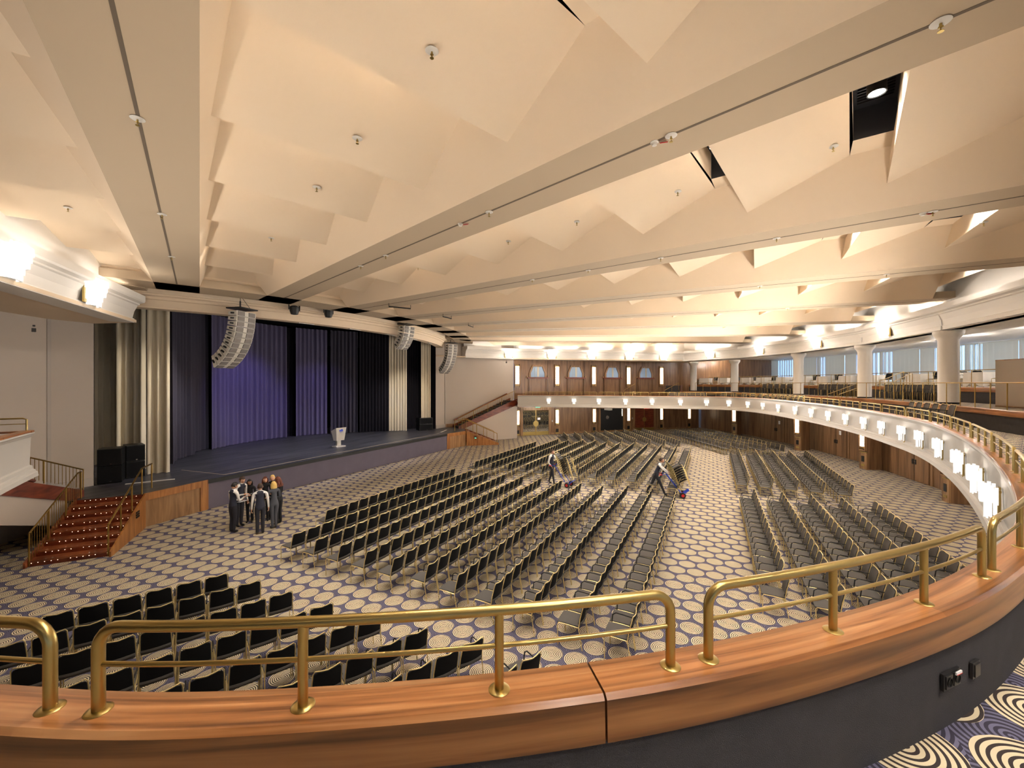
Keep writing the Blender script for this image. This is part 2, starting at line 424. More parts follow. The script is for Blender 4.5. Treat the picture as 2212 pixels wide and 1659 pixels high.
# side walls run at 45 degrees away from the stage; the window wall closes the rear
SWR0, SWR1 = (17.9, -1.2), (42.3, -25.4)
SWL0, SWL1 = (-17.9, -1.2), (-42.3, -25.4)
WIN = SNs([(42.3, 25.4), (36, 28.9), (26.3, 33.9), (19.7, 36.4), (8, 38.2), (-8, 38.2), (-20, 36.4), (-27, 33.6), (-42.3, 25.4)])
outer = [SWR0]+WIN+[SWL0]
bal_in = [BAL.at(BAL.L*i/200, .12)[0] for i in range(201)]
slab = bal_in+outer
m = MB(); m.prism(slab, ZF-.02, ZF); struct(m.build('floor_balcony', 'carpet', smooth=False))
m = MB(); m.prism(slab, ZB, ZB+.03); struct(m.build('ceiling_under_balcony', 'white', smooth=False))
# terraces behind the balcony
TER = Curve(SNs([(-14, 26.4), (-6, 27.3), (.8, 27.4), (5.4, 27.3), (12.9, 26.6), (19.5, 24.1), (27.5, 20.6), (31.2, 16.4), (30.2, 14.3)]), 1, .15)
UPP = Curve(SNs([(-14, 29.0), (-6, 30.2), (2, 30.4), (8, 29.9), (15.8, 28.0), (22.3, 25.2), (28.9, 21.4), (32.4, 17.6), (33.0, 16.2)]), 1, .15)
ZT, ZU = 4.25, 4.97
def tier(c, z, zlow, nm, kerb):
    pts = [c.at(c.L*i/60)[0] for i in range(61)]
    poly = pts+[w for w in WIN[:8]]
    m = MB(); m.prism(poly, z-.02, z); struct(m.build('floor_'+nm, 'carpet', smooth=False))
    l2, n2, u2 = c.seg(0, c.L, .3)
    m = MB(); m.sweep(l2, n2, [(.03, z-kerb), (.03, zlow)]); struct(m.build('wall_'+nm+'_riser', 'navycarpet'))
    m = MB(); m.sweep(l2, n2, [(.03, z-kerb), (-.02, z-kerb), (-.03, z-kerb+.02), (-.03, z+.015), (0, z+.03), (.12, z+.03), (.12, z-.01)], us=u2); struct(m.build('trim_'+nm+'_kerb', 'capwood'))
tier(TER, ZT, ZF, 'terrace', .17)
tier(UPP, ZU, ZT, 'upper_terrace', .2)

# ================================================================== floor, stage, walls of the hall
m = MB(); m.prism([(-44, 12), (-44, -40), (44, -40), (44, 12)], -.1, 0); struct(m.build('floor', 'carpet', smooth=False))
ZS = 1.22
m = MB(); m.prism([(-8.4, 0), (8.4, 0), (10.6, -.2), (10.84, .2), (10.84, 11.88), (-10.84, 11.88), (-10.84, .2), (-10.6, -.25)], ZS-.06, ZS); stg = tag(m.build('stage', 'stagefloor', smooth=False), 'wide black stage with scuffed floor and grey purple front cloth', 'stage')
for s_ in (-1, 1):
    m = MB(); m.prism([(s_*10.62, -.25), (s_*12.02, .73), (s_*13.1, 1.25), (s_*13.3, 1.95), (s_*12.2, 2.8), (s_*10.87, 2.88)], ZS-.3, ZS-.004); struct(m.build('floor_stage_landing', 'stagefloor', smooth=False))
m = MB(); m.box((0, .02, (ZS-.16)/2), (16.8, .04, ZS-.16)); m.build('front_cloth', 'stagefront', stg)
m = MB(); m.box((0, -.01, ZS-.08), (16.82, .06, .165)); m.build('edge_strip', 'black', stg)
m = MB(); m.tube([(-7.9, 3.1, ZS+.003), (-7.6, .35, ZS+.003)], .012, 4); m.tube([(-7.6, .35, ZS+.003), (8.2, .6, ZS+.003)], .010, 4); m.build('floor_seam', 'partition', stg)
def stagecheek(s):
    A, B = (s*8.4, 0), (s*10.62, -.3)
    m = MB(); dx, dy = B[0]-A[0], B[1]-A[1]; L = hypot(dx, dy); an = atan2(dy, dx)
    cx, cy = (A[0]+B[0])/2, (A[1]+B[1])/2
    nx, ny = (dy/L*s*-1, -dx/L*s*-1)
    if ny > 0: nx, ny = -nx, -ny
    m.box((cx, cy, ZS-.13), (L, .06, .26), an); m.box((A[0]+dx*.07, A[1]+dy*.07, .48), (L*.14, .06, .96), an)
    m.box((cx-nx*.02+dx*.07, cy-ny*.02+dy*.07, .48), (L*.86, .03, .96), an, 1)
    return m.build('side_panel', ['stagewood', 'walltrim'], stg)
stagecheek(-1); stagecheek(1)
def wallseg(name, A, B, z0, z1, mat, th=.15, inward=None):
    dx, dy = B[0]-A[0], B[1]-A[1]; L = hypot(dx, dy)
    m = MB(); m.box((0, 0, (z0+z1)/2), (L, th, z1-z0))
    o = m.build(name, mat, None, False, ((A[0]+B[0])/2, (A[1]+B[1])/2, 0), atan2(dy, dx)); return struct(o)
# pale walls beside the stage, dark stage house
for s, nm in ((-1, 'stage_left'), (1, 'stage_right')):
    wallseg('wall_'+nm, (s*10.9, 3.02), (s*12.1, 2.93), 0, 10.6, 'greywall')
    wallseg('wall_'+nm+'_flank', (s*12.13, 2.93), (s*17.9, -1.12), 0, 10.6, 'greywall')
    wallseg('wall_'+nm+'_return', (s*10.95, 2.95), (s*10.95, 12), 0, 10.6, 'curtain_black')
    wallseg('trim_'+nm, (s*10.93, 2.93), (s*12.1, 2.83), ZS, ZS+.3, 'paleskirt', .06)
    wallseg('trim_'+nm+'_flank', (s*12.13, 2.83), (s*17.9, -1.22), ZS, ZS+.3, 'paleskirt' if s < 0 else 'walltrim', .06)
    m = MB(); x = s*12.12; m.box((x, 2.84, 5.4), (.1, .1, 8.4)); struct(m.build('trim_'+nm+'_groove', 'paleskirt'))
wallseg('wall_stage_back', (-11, 12), (11, 12), 0, 10.6, 'curtain_black')

# wood panelled side wall, in the two storeys; the far one is seen, its mirror lies beside the camera
def sidewall(s, nm):
    A, B = (s*17.9, -1.2), (s*42.3, -25.4)
    n = (s*.704, .71)
    off = lambda p, k: (p[0]+n[0]*k, p[1]+n[1]*k)
    wallseg('wall_'+nm+'_lower', off(A, .08), off((s*34, -17.17), .08), 0, ZB, 'wallwood')
    wallseg('wall_'+nm+'_upper', off(A, .08), off(B, .08), ZF, 8.3, 'wallwood')
    wallseg('wall_'+nm+'_top', off(A, .10), off(B, .10), 8.3, 10.6, 'white')
    wallseg('baseboard_'+nm, off(A, -.01), off((s*33, -16.2), -.01), 0, .16, 'walltrim', .05)
sidewall(1, 'side_far'); sidewall(-1, 'side_near')
# lower rear wall under the balcony with its piers
BW = SNs([(34.4, 17.2), (29.5, 21.6), (23.2, 25.0), (16.6, 27.3), (9.6, 28.6), (2.5, 29.0), (-5, 28.7), (-13, 27.8), (-20, 25.8), (-27.5, 22), (-34.4, 17.2)])
for k, (a, b) in enumerate(zip(BW, BW[1:])):
    wallseg(f'wall_rear_{k+1}', a, b, 0, ZB, 'wallwood', .12)
PIER = SNs([(28.6, 20.6), (20.0, 24.55), (13.55, 26.85), (6.45, 27.85), (0, 28.0), (-6.45, 27.85), (-13.55, 26.9), (-20, 24.6)])
COLS = [(32.0, -16.7)]+PIER
for k, (x, y) in enumerate(COLS):     # round columns of the terrace, standing over the piers
    m = MB(); H = 7.48
    m.lathe([(.345, ZT), (.345, ZT+.1), (.335, ZT+.1), (.335, H-.42), (.36, H-.38), (.37, H-.33), (.41, H-.28), (.47, H-.2), (.5, H-.12), (.5, H-.02), (.47, H)], (x, y, 0), 28)
    o = struct(m.build('column', 'white', angle=50))
    m = MB(); m.lathe([(.352, ZT+.03), (.352, ZT+.11)], (x, y, 0), 28); m.build('base_ring', 'black', o)
# ---- lamps of stacked crystal bars in timber niches
def column_light(A, n, z0, z1, w, label, group, niche=True, frame='walltrim'):
    # A: plan point on the wall face; n: normal into the room
    an = atan2(n[1], n[0])+pi/2
    t = thing('crystal_column_light', label, 'wall light', (A[0], A[1], z0), an, group)
    m = MB(); h = z1-z0      # local: x along wall, -y into the room
    for sx in (-1, 1): m.box((sx*(w/2+.04), -.06, h/2), (.05, .14, h+.14))
    for zz_ in (-.05, h+.05): m.box((0, -.06, zz_), (w+.13, .14, .05))
    m.box((0, .0, h/2), (w, .02, h)); m.build('frame', frame, t)
    m = MB(); k = 8; sh = h*.84/k
    for i in range(k):
        zc = h*.10+sh*(i+.5)
        for q in range(5):
            a = pi*(q+.5)/5; m.box((cos(a)*w*.36, -.05-sin(a)*w*.3, zc), (w*.17, .03, sh*.82), rz=0, mi=0)
    m.build('crystal_tiers', 'crystal_warm', t, False)
    for zc in (h*.05, h*.965): m = MB(); m.box((0, -.07, zc), (w*.9, .1, .05)); m.build('brass_end', 'brass', t, False)
    return t
WA, WB = (17.9, -1.2), (33.0, -16.18)
NS = (-.704, -.71)
def onwall(px): return hit(px, WA, WB)
words_ = ['beside the staircase', 'between the first two windows', 'between the second and third windows', 'between the third and fourth windows', 'beyond the last window']
for i, px in enumerate((1117, 1203, 1282, 1357, 1428)):
    a = onwall(px); column_light(a, NS, 4.85, 6.98, .44, 'crystal light on the upper wood wall, '+words_[i], 'crystal lights on the upper wood wall')
lw = ['beside the mirrored double doors and staircase', 'between mirrored doors and blank panel', 'beside the dark open doorway', 'between the open doorway and the red sign door', 'past the red sign door', 'in the corner before the piers']
for i, px in enumerate((1118, 1203, 1283, 1357, 1428, 1488)):
    a = onwall(px); column_light(a, NS, .95, 2.55, .36, 'crystal light on the lower wood wall '+lw[i], 'crystal lights on the lower wood wall')
    m = MB(); m.box((0, 0, .45), (.62, .1, .9)); m.box((0, -.05, .38), (.3, .05, .34), mi=1); m.box((0, -.055, .12), (.34, .05, .12), mi=2)
    o = struct(m.build(f'trim_lamp_niche_{i+1}', ['walltrim', 'black', 'brass'], None, False, (a[0], a[1], 0), atan2(NS[1], NS[0])+pi/2))
pw = ['next to the red sign door', 'between the two middle pairs of doors', 'beside the doors with the paper notice', 'at the near end under the balcony', 'beyond the near end', 'y', 'z', 'w']
for i, (x, y) in enumerate(PIER[:5]):
    dx, dy = (5-x), (-9-y); L = hypot(dx, dy); n = (dx/L, dy/L); an = atan2(n[1], n[0])+pi/2
    m = MB(); m.box((0, .42, ZB/2), (.5, .9, ZB)); m.box((-.27, .5, ZB/2), (.05, .9, ZB))
    o = struct(m.build(f'wall_pier_{i+1}', ['wallwood'], None, False, (x, y, 0), an))
    m = MB(); m.box((0, -.06, .5), (.5, .08, 1.0)); m.box((0, -.1, .62), (.2, .03, .34), mi=1); m.box((0, -.1, .25), (.24, .03, .12), mi=2); m.box((0, -.06, 1.02), (.44, .09, .05), mi=2); struct(m.build(f'trim_pier_{i+1}', ['walltrim', 'black', 'brass'], None, False, (x, y, 0), an))
    if i < 5:
        f = (x+n[0]*.05, y+n[1]*.05)
        column_light(f, n, 1.2, 2.75, .34, 'crystal light on a dark wood pier, '+pw[i], 'crystal lights on the piers')
# ---- doors between the piers: double leaves with black handle plates
def rear_doors(px, label_n, notice):
    best = None
    for a, b in zip(BW[:5], BW[1:6]):
        q = hit(px, a, b)
        if (q[0]-a[0])*(q[0]-b[0]) <= 0.01 and depth(*q) > 3: best = (q, a, b)
    q, a, b = best
    dx, dy = b[0]-a[0], b[1]-a[1]; an = atan2(dy, dx); n = (-sin(an), cos(an))
    if n[1] < 0: n = (-n[0], -n[1])
    base = (q[0]+n[0]*.07, q[1]+n[1]*.07)
    an2 = atan2(n[1], n[0])+pi/2
    o = MB(); o.box((0, 0, 1.45), (2.6, .04, 2.9)); o = struct(o.build(f'door_{label_n}', 'wallwood', None, False, (base[0], base[1], 0), an2))
    for s in (-1, 1):
        m = MB(); m.box((s*.56, -.035, 1.2), (1.06, .04, 2.36)); m.build('door_leaf', 'wallwood', o, False)
        m = MB(); m.box((s*.10, -.065, 1.02), (.13, .02, .26)); m.build('handle_plate', 'black', o, False)
        m = MB(); m.tube([(s*.1, -.07, 1.04), (s*.1, -.12, 1.04), (s*.2, -.12, 1.04)], .011, 6); m.build('door_handle', 'chrome', o)
    m = MB(); m.box((0, -.03, 2.4), (2.2, .03, .03)); m.box((0, -.03, 1.2), (.02, .045, 2.36)); m.build('frame_seam', 'black', o, False)
    if notice:
        m = MB(); m.box((.45, -.062, 1.68), (.21, .006, .28)); m.box((.45, -.066, 1.74), (.13, .004, .05), mi=1); m.box((.45, -.066, 1.64), (.13, .004, .04), mi=1)
        e = m.build('paper_notice', ['paper', 'blind'], None, False, (base[0], base[1], 0), an2)
        tag(e, 'white paper notice on wood doors below the balcony, '+notice, 'notice', 'paper notices on doors')
rear_doors(1679, 4, 'the one by the far pair'); rear_doors(1810, 5, 'the one by the nearer pair'); rear_doors(1981, 6, None)

# ---- doors in the side wall
def local_on(px, z=0, off=0):
    a = onwall(px); return (a[0]+NS[0]*off, a[1]+NS[1]*off, z), atan2(NS[1], NS[0])+pi/2
def wspan(p0, p1):
    a, b = onwall(p0), onwall(p1); return hypot(a[0]-b[0], a[1]-b[1])
m = MB(); w = wspan(1131, 1187); loc, an = local_on(1157, 0, .0)
for s in (-1, 1): m.box((s*(w/2+.12), -.06, 1.35), (.24, .14, 2.7))
m.box((0, -.06, 2.62), (w+.5, .14, .26)); d1 = struct(m.build('door_1', 'walltrim', None, False, loc, an))
plain('mirrorglass', (200, 205, 205), .03, 1)
for s in (-1, 1):
    m = MB(); m.box((s*w/4, -.04, 1.25), (w/2-.04, .03, 2.44)); m.build('glass_leaf', 'mirrorglass', d1, False)
    m = MB(); m.box((s*w/4, -.06, .18), (w/2-.04, .02, .36)); m.box((s*.03, -.065, 1.25), (.04, .03, 2.44)); m.build('brass_rail', 'brass', d1, False)
m = MB(); m.lathe([(0.01, 0), (.3, 0), (.3, .03), (.01, .03)], (0, -.07, 1.15), 8, M=Matrix.Rotation(pi/2, 3, 'X')@Matrix.Rotation(pi/8, 3, 'Z')); m.build('push_plate', 'brass', d1, False)
m = MB(); m.box((.33, -.07, 1.62), (.3, .01, .22)); m.build('door_sign', 'paper', d1, False)
m = MB(); m.box((0, 0, 0), (.46, .12, .2)); m.box((-.1, -.062, 0), (.07, .01, .1), mi=1); m.box((.08, -.062, 0), (.16, .01, .04), mi=1); loc, an = local_on(1161, 2.86, .12)
tag(m.build('exit_sign', ['green_sign', 'bulb'], None, False, loc, an), 'small glowing green exit sign above the mirrored doors', 'sign')
m = MB(); w = wspan(1297, 1346); loc, an = local_on(1321)
for s in (-1, 1): m.box((s*(w/2+.12), -.06, 1.35), (.24, .14, 2.7))
m.box((0, -.06, 2.62), (w+.5, .14, .26)); d2 = struct(m.build('door_2', 'walltrim', None, False, loc, an))
m = MB(); m.box((0, -.02, 1.25), (w, .03, 2.5)); m.build('dark_opening', 'black', d2, False)
m = MB(); m.lathe([(.12, 0), (.2, 0), (.2, .03), (.12, .03)], (-.55, -.05, 1.55), 18, M=Matrix.Rotation(pi/2, 3, 'X')); m.build('porthole_ring', 'chrome', d2)
m = MB()
for i in range(6): m.box((w/2-.12, -.06, 1.7+i*.13), (.06, .03, .08))
m.build('light_strip', 'crystal_warm', d2, False)
m = MB(); w = wspan(1371, 1412); loc, an = local_on(1391)
for s in (-1, 1): m.box((s*(w/2+.1), -.06, 1.35), (.2, .14, 2.7))
m.box((0, -.06, 2.62), (w+.4, .14, .26)); d3 = struct(m.build('door_3', 'walltrim', None, False, loc, an))
m = MB(); m.box((0, -.02, 1.25), (w, .03, 2.5)); m.build('glass_leaf', 'rednatural', d3, False)
m = MB(); m.box((0, -.05, 1.25), (.05, .03, 2.44)); m.box((0, -.05, .15), (w, .02, .3)); m.lathe([(.01, 0), (.26, 0), (.26, .03), (.01, .03)], (0, -.07, 1.2), 8, M=Matrix.Rotation(pi/2, 3, 'X')@Matrix.Rotation(pi/8, 3, 'Z')); m.build('push_plate', 'brass', d3, False)
m = MB(); m.box((0, 0, 0), (.72, .05, .28)); loc, an = local_on(1395, 2.5, .2)
sg = tag(m.build('red_sign', 'red_sign', None, False, loc, an), 'red information sign hanging above the glass door with brass plate', 'sign')
def text(body, size, mat, loc, an, parent=None, name='lettering', rx=pi/2):
    c = bpy.data.curves.new(name, 'FONT'); c.body = body; c.size = size; c.extrude = .002; c.align_x = 'CENTER'; c.align_y = 'CENTER'
    o = bpy.data.objects.new(name, c); COL.objects.link(o); c.materials.append(MATS[mat]); o.location = loc; o.rotation_euler = (rx, 0, an)
    me = bpy.data.meshes.new_from_object(o.evaluated_get(bpy.context.evaluated_depsgraph_get())); r = bpy.data.objects.new(name, me); COL.objects.link(r)
    r.location = loc; r.rotation_euler = (rx, 0, an); bpy.data.objects.remove(o)
    if parent: r.parent = parent
    return r
text('Saal C/D', .15, 'paper', (0, -.035, 0), 0, sg)
# small switches on the wall
for i, (px, z, what) in enumerate(((1128, 1.1, 'beside the first crystal light'), (1193, 1.35, 'beside the mirrored doors'), (1366, 1.35, 'between the doorway and the glass door'))):
    m = MB(); m.box((0, 0, 0), (.1, .03, .18)); m.box((0, -.02, .03), (.05, .02, .06), mi=1); loc, an = local_on(px, z, .03)
    tag(m.build('wall_switch', ['pa_white', 'black'], None, False, loc, an), 'tiny pale wall switch '+what, 'switch')
# projector under the balcony edge
m = MB(); m.box((0, 0, 0), (.62, .5, .2)); m.tube([(0, 0, .1), (0, 0, .42)], .03, 8); loc = D(1314, 884, depth(*onwall(1314))-1.6)
pj = thing('projector', 'white projector hung under the balcony by the dark doorway', 'projector', loc, radians(60))
m.build('housing', 'pa_white', pj); m = MB(); m.lathe([(.09, 0), (.09, .06), (.05, .06), (.05, .02)], (.12, -.25, 0), 16, M=Matrix.Rotation(pi/2, 3, 'X')); m.build('lens', 'black', pj)
m = MB(); m.tube([(0, 0, .1), (0, 0, 3.03-loc.z)], .02, 6); m.build('ceiling_rod', 'pa_white', pj)

# ---- four windows with cut corners in the upper side wall
plain('pane', (150, 170, 190), .08, .0, emit=(.35, .5, .75), es=.13)
for i, px in enumerate((1161, 1243, 1322, 1394)):
    loc, an = local_on(px, 0); w, z0, z1 = 1.62, 5.75, 6.85
    o = [(-w/2-.12, z0), (-w/2-.12, z0+.45), (-w/2+.25, z1+.12), (w/2-.25, z1+.12), (w/2+.12, z0+.45), (w/2+.12, z0)]
    n_ = [(-w/2+.06, z0+.02), (-w/2+.06, z0+.42), (-w/2+.34, z1-.04), (w/2-.34, z1-.04), (w/2-.06, z0+.42), (w/2-.06, z0+.02)]
    m = MB(); vs = [(x, y, z) for y in (-.12, 0) for x, z in o]+[(x, y, z) for y in (-.12, 0) for x, z in n_]; fs = []
    for a in range(6):
        b = (a+1) % 6; fs += [(a, b, 12+b, 12+a), (a, b, 6+b, 6+a), (12+a, 12+b, 18+b, 18+a)]
    m.add(vs, fs); m.box((0, -.07, z0-.06), (w+.6, .2, .16), mi=1)
    for s in (-1, 1): m.box((s*(w/2+.32), -.05, z0+.02), (.16, .1, .2))
    wn = struct(m.build(f'window_{i+1}', ['walltrim', 'rednatural'], None, False, loc, an))
    m = MB(); m.add([(x, -.03, z) for x, z in n_], [tuple(range(6))]); m.build('pane', 'pane', wn, False)
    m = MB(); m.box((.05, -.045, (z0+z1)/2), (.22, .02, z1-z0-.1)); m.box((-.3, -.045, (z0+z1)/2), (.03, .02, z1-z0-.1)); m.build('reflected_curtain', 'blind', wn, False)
    m = MB(); m.box((0, -.02, 4.6), (w+.1, .03, 2.05))
    for s in (-1, 1): m.box((s*(w/2+.14), -.04, 4.6), (.06, .07, 2.1))
    m.build('apron_panel', ['wallwood'], wn, False)
for i, px in enumerate((1101.5, 1183, 1225, 1262, 1303, 1340, 1375)):
    loc, an = local_on(px); m = MB(); m.box((0, -.005, 5.5), (.03, .03, 3.9)); struct(m.build(f'trim_joint_{i+1}', 'black' if i else 'walltrim', None, False, loc, an))
# staircase from the balcony floor to the terrace at the far end
def railing(name, pts, label, cat='railing', h=.92, mids=1, r=.021, step=1.15, mat='brass_old', post_r=.017, group=None, balus=0, parent=None):
    # pts: 3D points of the foot line; with a parent the railing is one part of it
    o = Vector(pts[0])
    if parent is None: t = thing(name, label, cat, pts[0], 0, group)
    q = [Vector(p)-o for p in pts]; up = Vector((0, 0, h))
    m = MB(); m.tube([p+up for p in q], r, 8)
    if parent is None: m.build('handrail', mat, t)
    else:
        t = m.build(name, mat, parent); pi_ = parent.matrix_basis.inverted(); t.matrix_basis = pi_@Matrix.Translation(o)
    for k in range(mids):
        m = MB(); m.tube([p+up*((k+1)/(mids+1)) for p in q], r*.5, 6); m.build('middle_rail', mat, t)
    L = [0]
    for a, b in zip(q, q[1:]): L.append(L[-1]+(b-a).length)
    n = max(1, round(L[-1]/step))
    def at(s):
        for i in range(len(L)-1):
            if s <= L[i+1]+1e-6:
                k = (s-L[i])/max(1e-6, L[i+1]-L[i]); return q[i].lerp(q[i+1], k)
        return q[-1]
    for i in range(n+1):
        p = at(L[-1]*i/n); m = MB(); m.tube([p, p+up], post_r, 8); m.build('post', mat, t)
    if balus:
        nb = int(L[-1]/balus)
        for i in range(nb+1):
            p = at(L[-1]*i/nb); m = MB(); m.tube([p+Vector((0, 0, .06)), p+up], .009, 5); m.build('baluster', mat, t)
    return t
# ================================================================== brass railing sections on the balcony cap
def brass_section(u0, u1, label):
    (cx, cy), _ = BAL.at((u0+u1)/2, .09)
    t = thing('brass_railing', label, 'railing', (cx, cy, ZC), 0, 'brass railing sections on the balcony cap')
    def pt(u, z): (x, y), _ = BAL.at(u, .092); return Vector((x-cx, y-cy, z))
    zt, zm, rb = .285, .158, .075
    path = [pt(u0, 0), pt(u0, zt-rb)]
    for k in range(1, 6):
        a = k/6*pi/2; path.append(pt(u0+rb*(1-cos(a)), zt-rb+rb*sin(a)))
    n = 14
    for k in range(n+1): path.append(pt(u0+rb+(u1-u0-2*rb)*k/n, zt))
    for k in range(1, 6):
        a = pi/2-k/6*pi/2; path.append(pt(u1-rb*(1-cos(a)), zt-rb+rb*sin(a)))
    path += [pt(u1, zt-rb), pt(u1, 0)]
    m = MB(); m.tube(path, .0185, 14); m.build('handrail', 'brass', t)
    m = MB(); m.tube([pt(u0+(u1-u0)*k/14, zm) for k in range(15)], .0085, 10); m.build('middle_rail', 'brass', t)
    L = u1-u0
    for k in range(4):
        u = u0+L*k/3
        if k in (1, 2): m = MB(); m.tube([pt(u, 0), pt(u, zt)], .0165, 14); m.build('post', 'brass', t)
        p = pt(u, 0); m = MB(); m.lathe([(.001, .0055), (.020, .0055), (.036, .004), (.0385, .0015), (.0385, 0)][::-1], (p.x, p.y, 0), 26); m.build('flange', 'brass', t)
    return t
ug = (BAL.nearest(*P(1469, 1451, ZC)[:2])+BAL.nearest(*P(1548, 1431, ZC)[:2]))/2-.01
SP, GAP = 2.165, .17
k0 = -int((ug-.3)/SP); k1 = int((BAL.L-.3-ug)/SP)
secs = []
for k in range(k0, k1):
    a, b = ug+SP*k+GAP/2, ug+SP*(k+1)-GAP/2
    (x, y), _ = BAL.at((a+b)/2, .09); vis = False
    for uu in (a, (a+b)/2, b):
        (x, y), _ = BAL.at(uu, .09); q = proj(x, y, ZC)
        if q and -60 < q[0] < 2270: vis = True
    if vis: secs.append((k, a, b))
nrel = sum(1 for s in secs if s[0] > 0)
for k, a, b in secs:
    if k == -1: lab = 'brass railing section just before the joint in the wooden cap'
    elif k == 0: lab = 'brass railing section just after the joint in the wooden cap'
    elif k < -1:
        q = proj(*BAL.at((a+b)/2)[0], ZC)
        lab = ('brass railing section cut off beside the big tube bends' if k == -2 else 'brass railing section, %s back around the near curve' % nth(-k))
    else: lab = 'brass railing section, %s along the balcony curve counting from the cap joint' % nth(k+1)
    brass_section(a, b, lab)
# the railing ends on the stage side of the balcony
for (cu, s, lab) in ((0.0, 1, 'small brass railing closing the near end of the balcony above the stage stair'), (BAL.L, -1, 'small brass railing closing the far end of the balcony by the staircase')):
    (x, y), n = BAL.at(cu+s*.12, .09); (x2, y2), _ = BAL.at(cu+s*.12, 1.2)
    if s > 0:
        t = thing('brass_railing', lab, 'railing', (x, y, ZC), 0); d = Vector((x2-x, y2-y, 0)); a = Vector((0, 0, 0))
        zt = Vector((0, 0, .285)); m = MB(); m.tube([a, a+zt*.9, a+zt+d*.05, d*.95+zt, d+zt*.9, d], .0185, 10); m.build('handrail', 'brass', t)
        m = MB(); m.tube([a+zt*.55, d+zt*.55], .0085, 8); m.build('middle_rail', 'brass', t)
        m = MB(); m.box((d/2-Vector((0, 0, .02))), (d.length+.2, .17, .04), atan2(d.y, d.x)); struct(m.build('trim_end_cap', 'capwood', None, False, (x, y, ZC-.002)))

# ================================================================== crystal lights on the balcony front
def sconce_parts(t, w, h, mat, tiers=2, rods=11, d=.16):
    m = MB(); m.box((0, -.015, -h*.35), (w*.16, .03, h*1.1)); m.box((0, -.03, h*.1), (w*.8, .05, .03)); m.build('brass_bracket', 'brass', t, False)
    for q in range(tiers):
        ww = w*(1-.42*q); zc = -h*.48*q; hh = h*.52
        m = MB()
        for j in range(rods if q == 0 else rods-3):
            n = rods if q == 0 else rods-3
            a = pi*(j+.5)/n; x = cos(a)*ww/2; y = -.03-sin(a)*d*(1-.25*q)
            wob = .012*(1 if j % 2 else -1)
            m.tube([(x, y, zc+hh*.5+wob), (x, y, zc-hh*.5+wob)], ww*.062, 6)
        m.build('crystal_tier', mat, t)
SCX = [1186, 1239, 1294, 1351.5, 1409, 1469, 1525, 1575, 1618, 1651, 1684, 1721, 1757, 1794, 1832, 1871, 1912, 1955, 1996, 2040, 2086, 2128, 2166]
uA = BAL.nearest(19.2, -18.9); uM = BAL.nearest(-14.5, -19.9)
first = None; pos = []
for px in SCX:
    pos.append(BAL.at_px(px, .06, uM))
far = sorted(pos, reverse=True)
stp = .0
for i, u in enumerate(sorted(far, reverse=True)):
    (x, y), n = BAL.at(u, .045); an = atan2(-n[1], -n[0])+pi/2
    lab = 'small crystal wall light on the white balcony front, %s from the far staircase' % nth(i+1)
    if i == 0:
        sc0 = thing('crystal_wall_light', lab, 'wall light', (x, y, 3.66), an, 'crystal lights on the balcony front')
        sconce_parts(sc0, .34, .46, 'crystal')
        sc_proto = sc0
    else: dup(sc_proto, (x, y, 3.66), an, lab)
# and on the near end
for i, u in enumerate((BAL.nearest(*hit(8, (-14.3, -4.4), (-16, -9))), )):
    (x, y), n = BAL.at(u, .045); dup(sc_proto, (x, y, 3.66), atan2(-n[1], -n[0])+pi/2, 'crystal wall light on the near balcony end above the stage stair')

# ================================================================== upper ring with the big chandeliers
RINGP = SNs([(-10.4, -1.0), (-14.9, 4.4), (-20, 10.2), (-25.5, 16.2), (-24.7, 20.8), (-19.3, 24.2), (-13, 26.6), (-6.4, 27.5), (0, 27.8), (6.0, 27.45), (13.0, 26.55), (19.3, 24.15), (24.66, 20.9), (28.4, 15.9), (17.6, 1.3), (13.1, -1.3)])
rp = []; rn = []
for i, p in enumerate(RINGP):
    a = RINGP[max(0, i-1)]; b = RINGP[min(len(RINGP)-1, i+1)]
    d1_ = Vector((p[0]-a[0], p[1]-a[1])) if i else Vector((b[0]-p[0], b[1]-p[1]))
    d2_ = Vector((b[0]-p[0], b[1]-p[1])) if i < len(RINGP)-1 else d1_
    d1_.normalize(); d2_.normalize(); n1 = Vector((d1_.y, -d1_.x)); n2 = Vector((d2_.y, -d2_.x)); s = (n1+n2); s /= max(.5, 1+n1.dot(n2)); rn.append((s.x, s.y))
ringprof = [(.7, 7.48), (.0, 7.48), (.0, 7.63), (.05, 7.65), (.0, 7.9), (-.1, 8.12), (-.16, 8.15), (-.16, 8.2), (-.3, 8.24), (-.33, 8.29), (-.33, 8.5), (.35, 8.5), (.35, 10.5)]
m = MB(); m.sweep(RINGP, rn, ringprof)
for i in (0, len(RINGP)-1):
    vs = [(RINGP[i][0]+rn[i][0]*o, RINGP[i][1]+rn[i][1]*o, z) for o, z in ringprof[:12]]+[(RINGP[i][0]+rn[i][0]*.7, RINGP[i][1]+rn[i][1]*.7, 8.5)]; m.add(vs, [tuple(range(13))])
struct(m.build('wall_upper_ring', 'white', smooth=False))
for i in list(range(8, 14)):
    p, n = RINGP[i], rn[i]; m = MB()
    l = [(p[0]-.06*n[1], p[1]+.06*n[0]), (p[0]+.06*n[1], p[1]-.06*n[0])]
    m.sweep(l, [n, n], [(-.02, 7.47), (-.02, 7.65), (-.02, 7.9), (-.12, 8.12), (-.18, 8.15), (-.18, 8.2), (-.33, 8.25)]); struct(m.build(f'trim_ring_{i}', 'white', smooth=False))
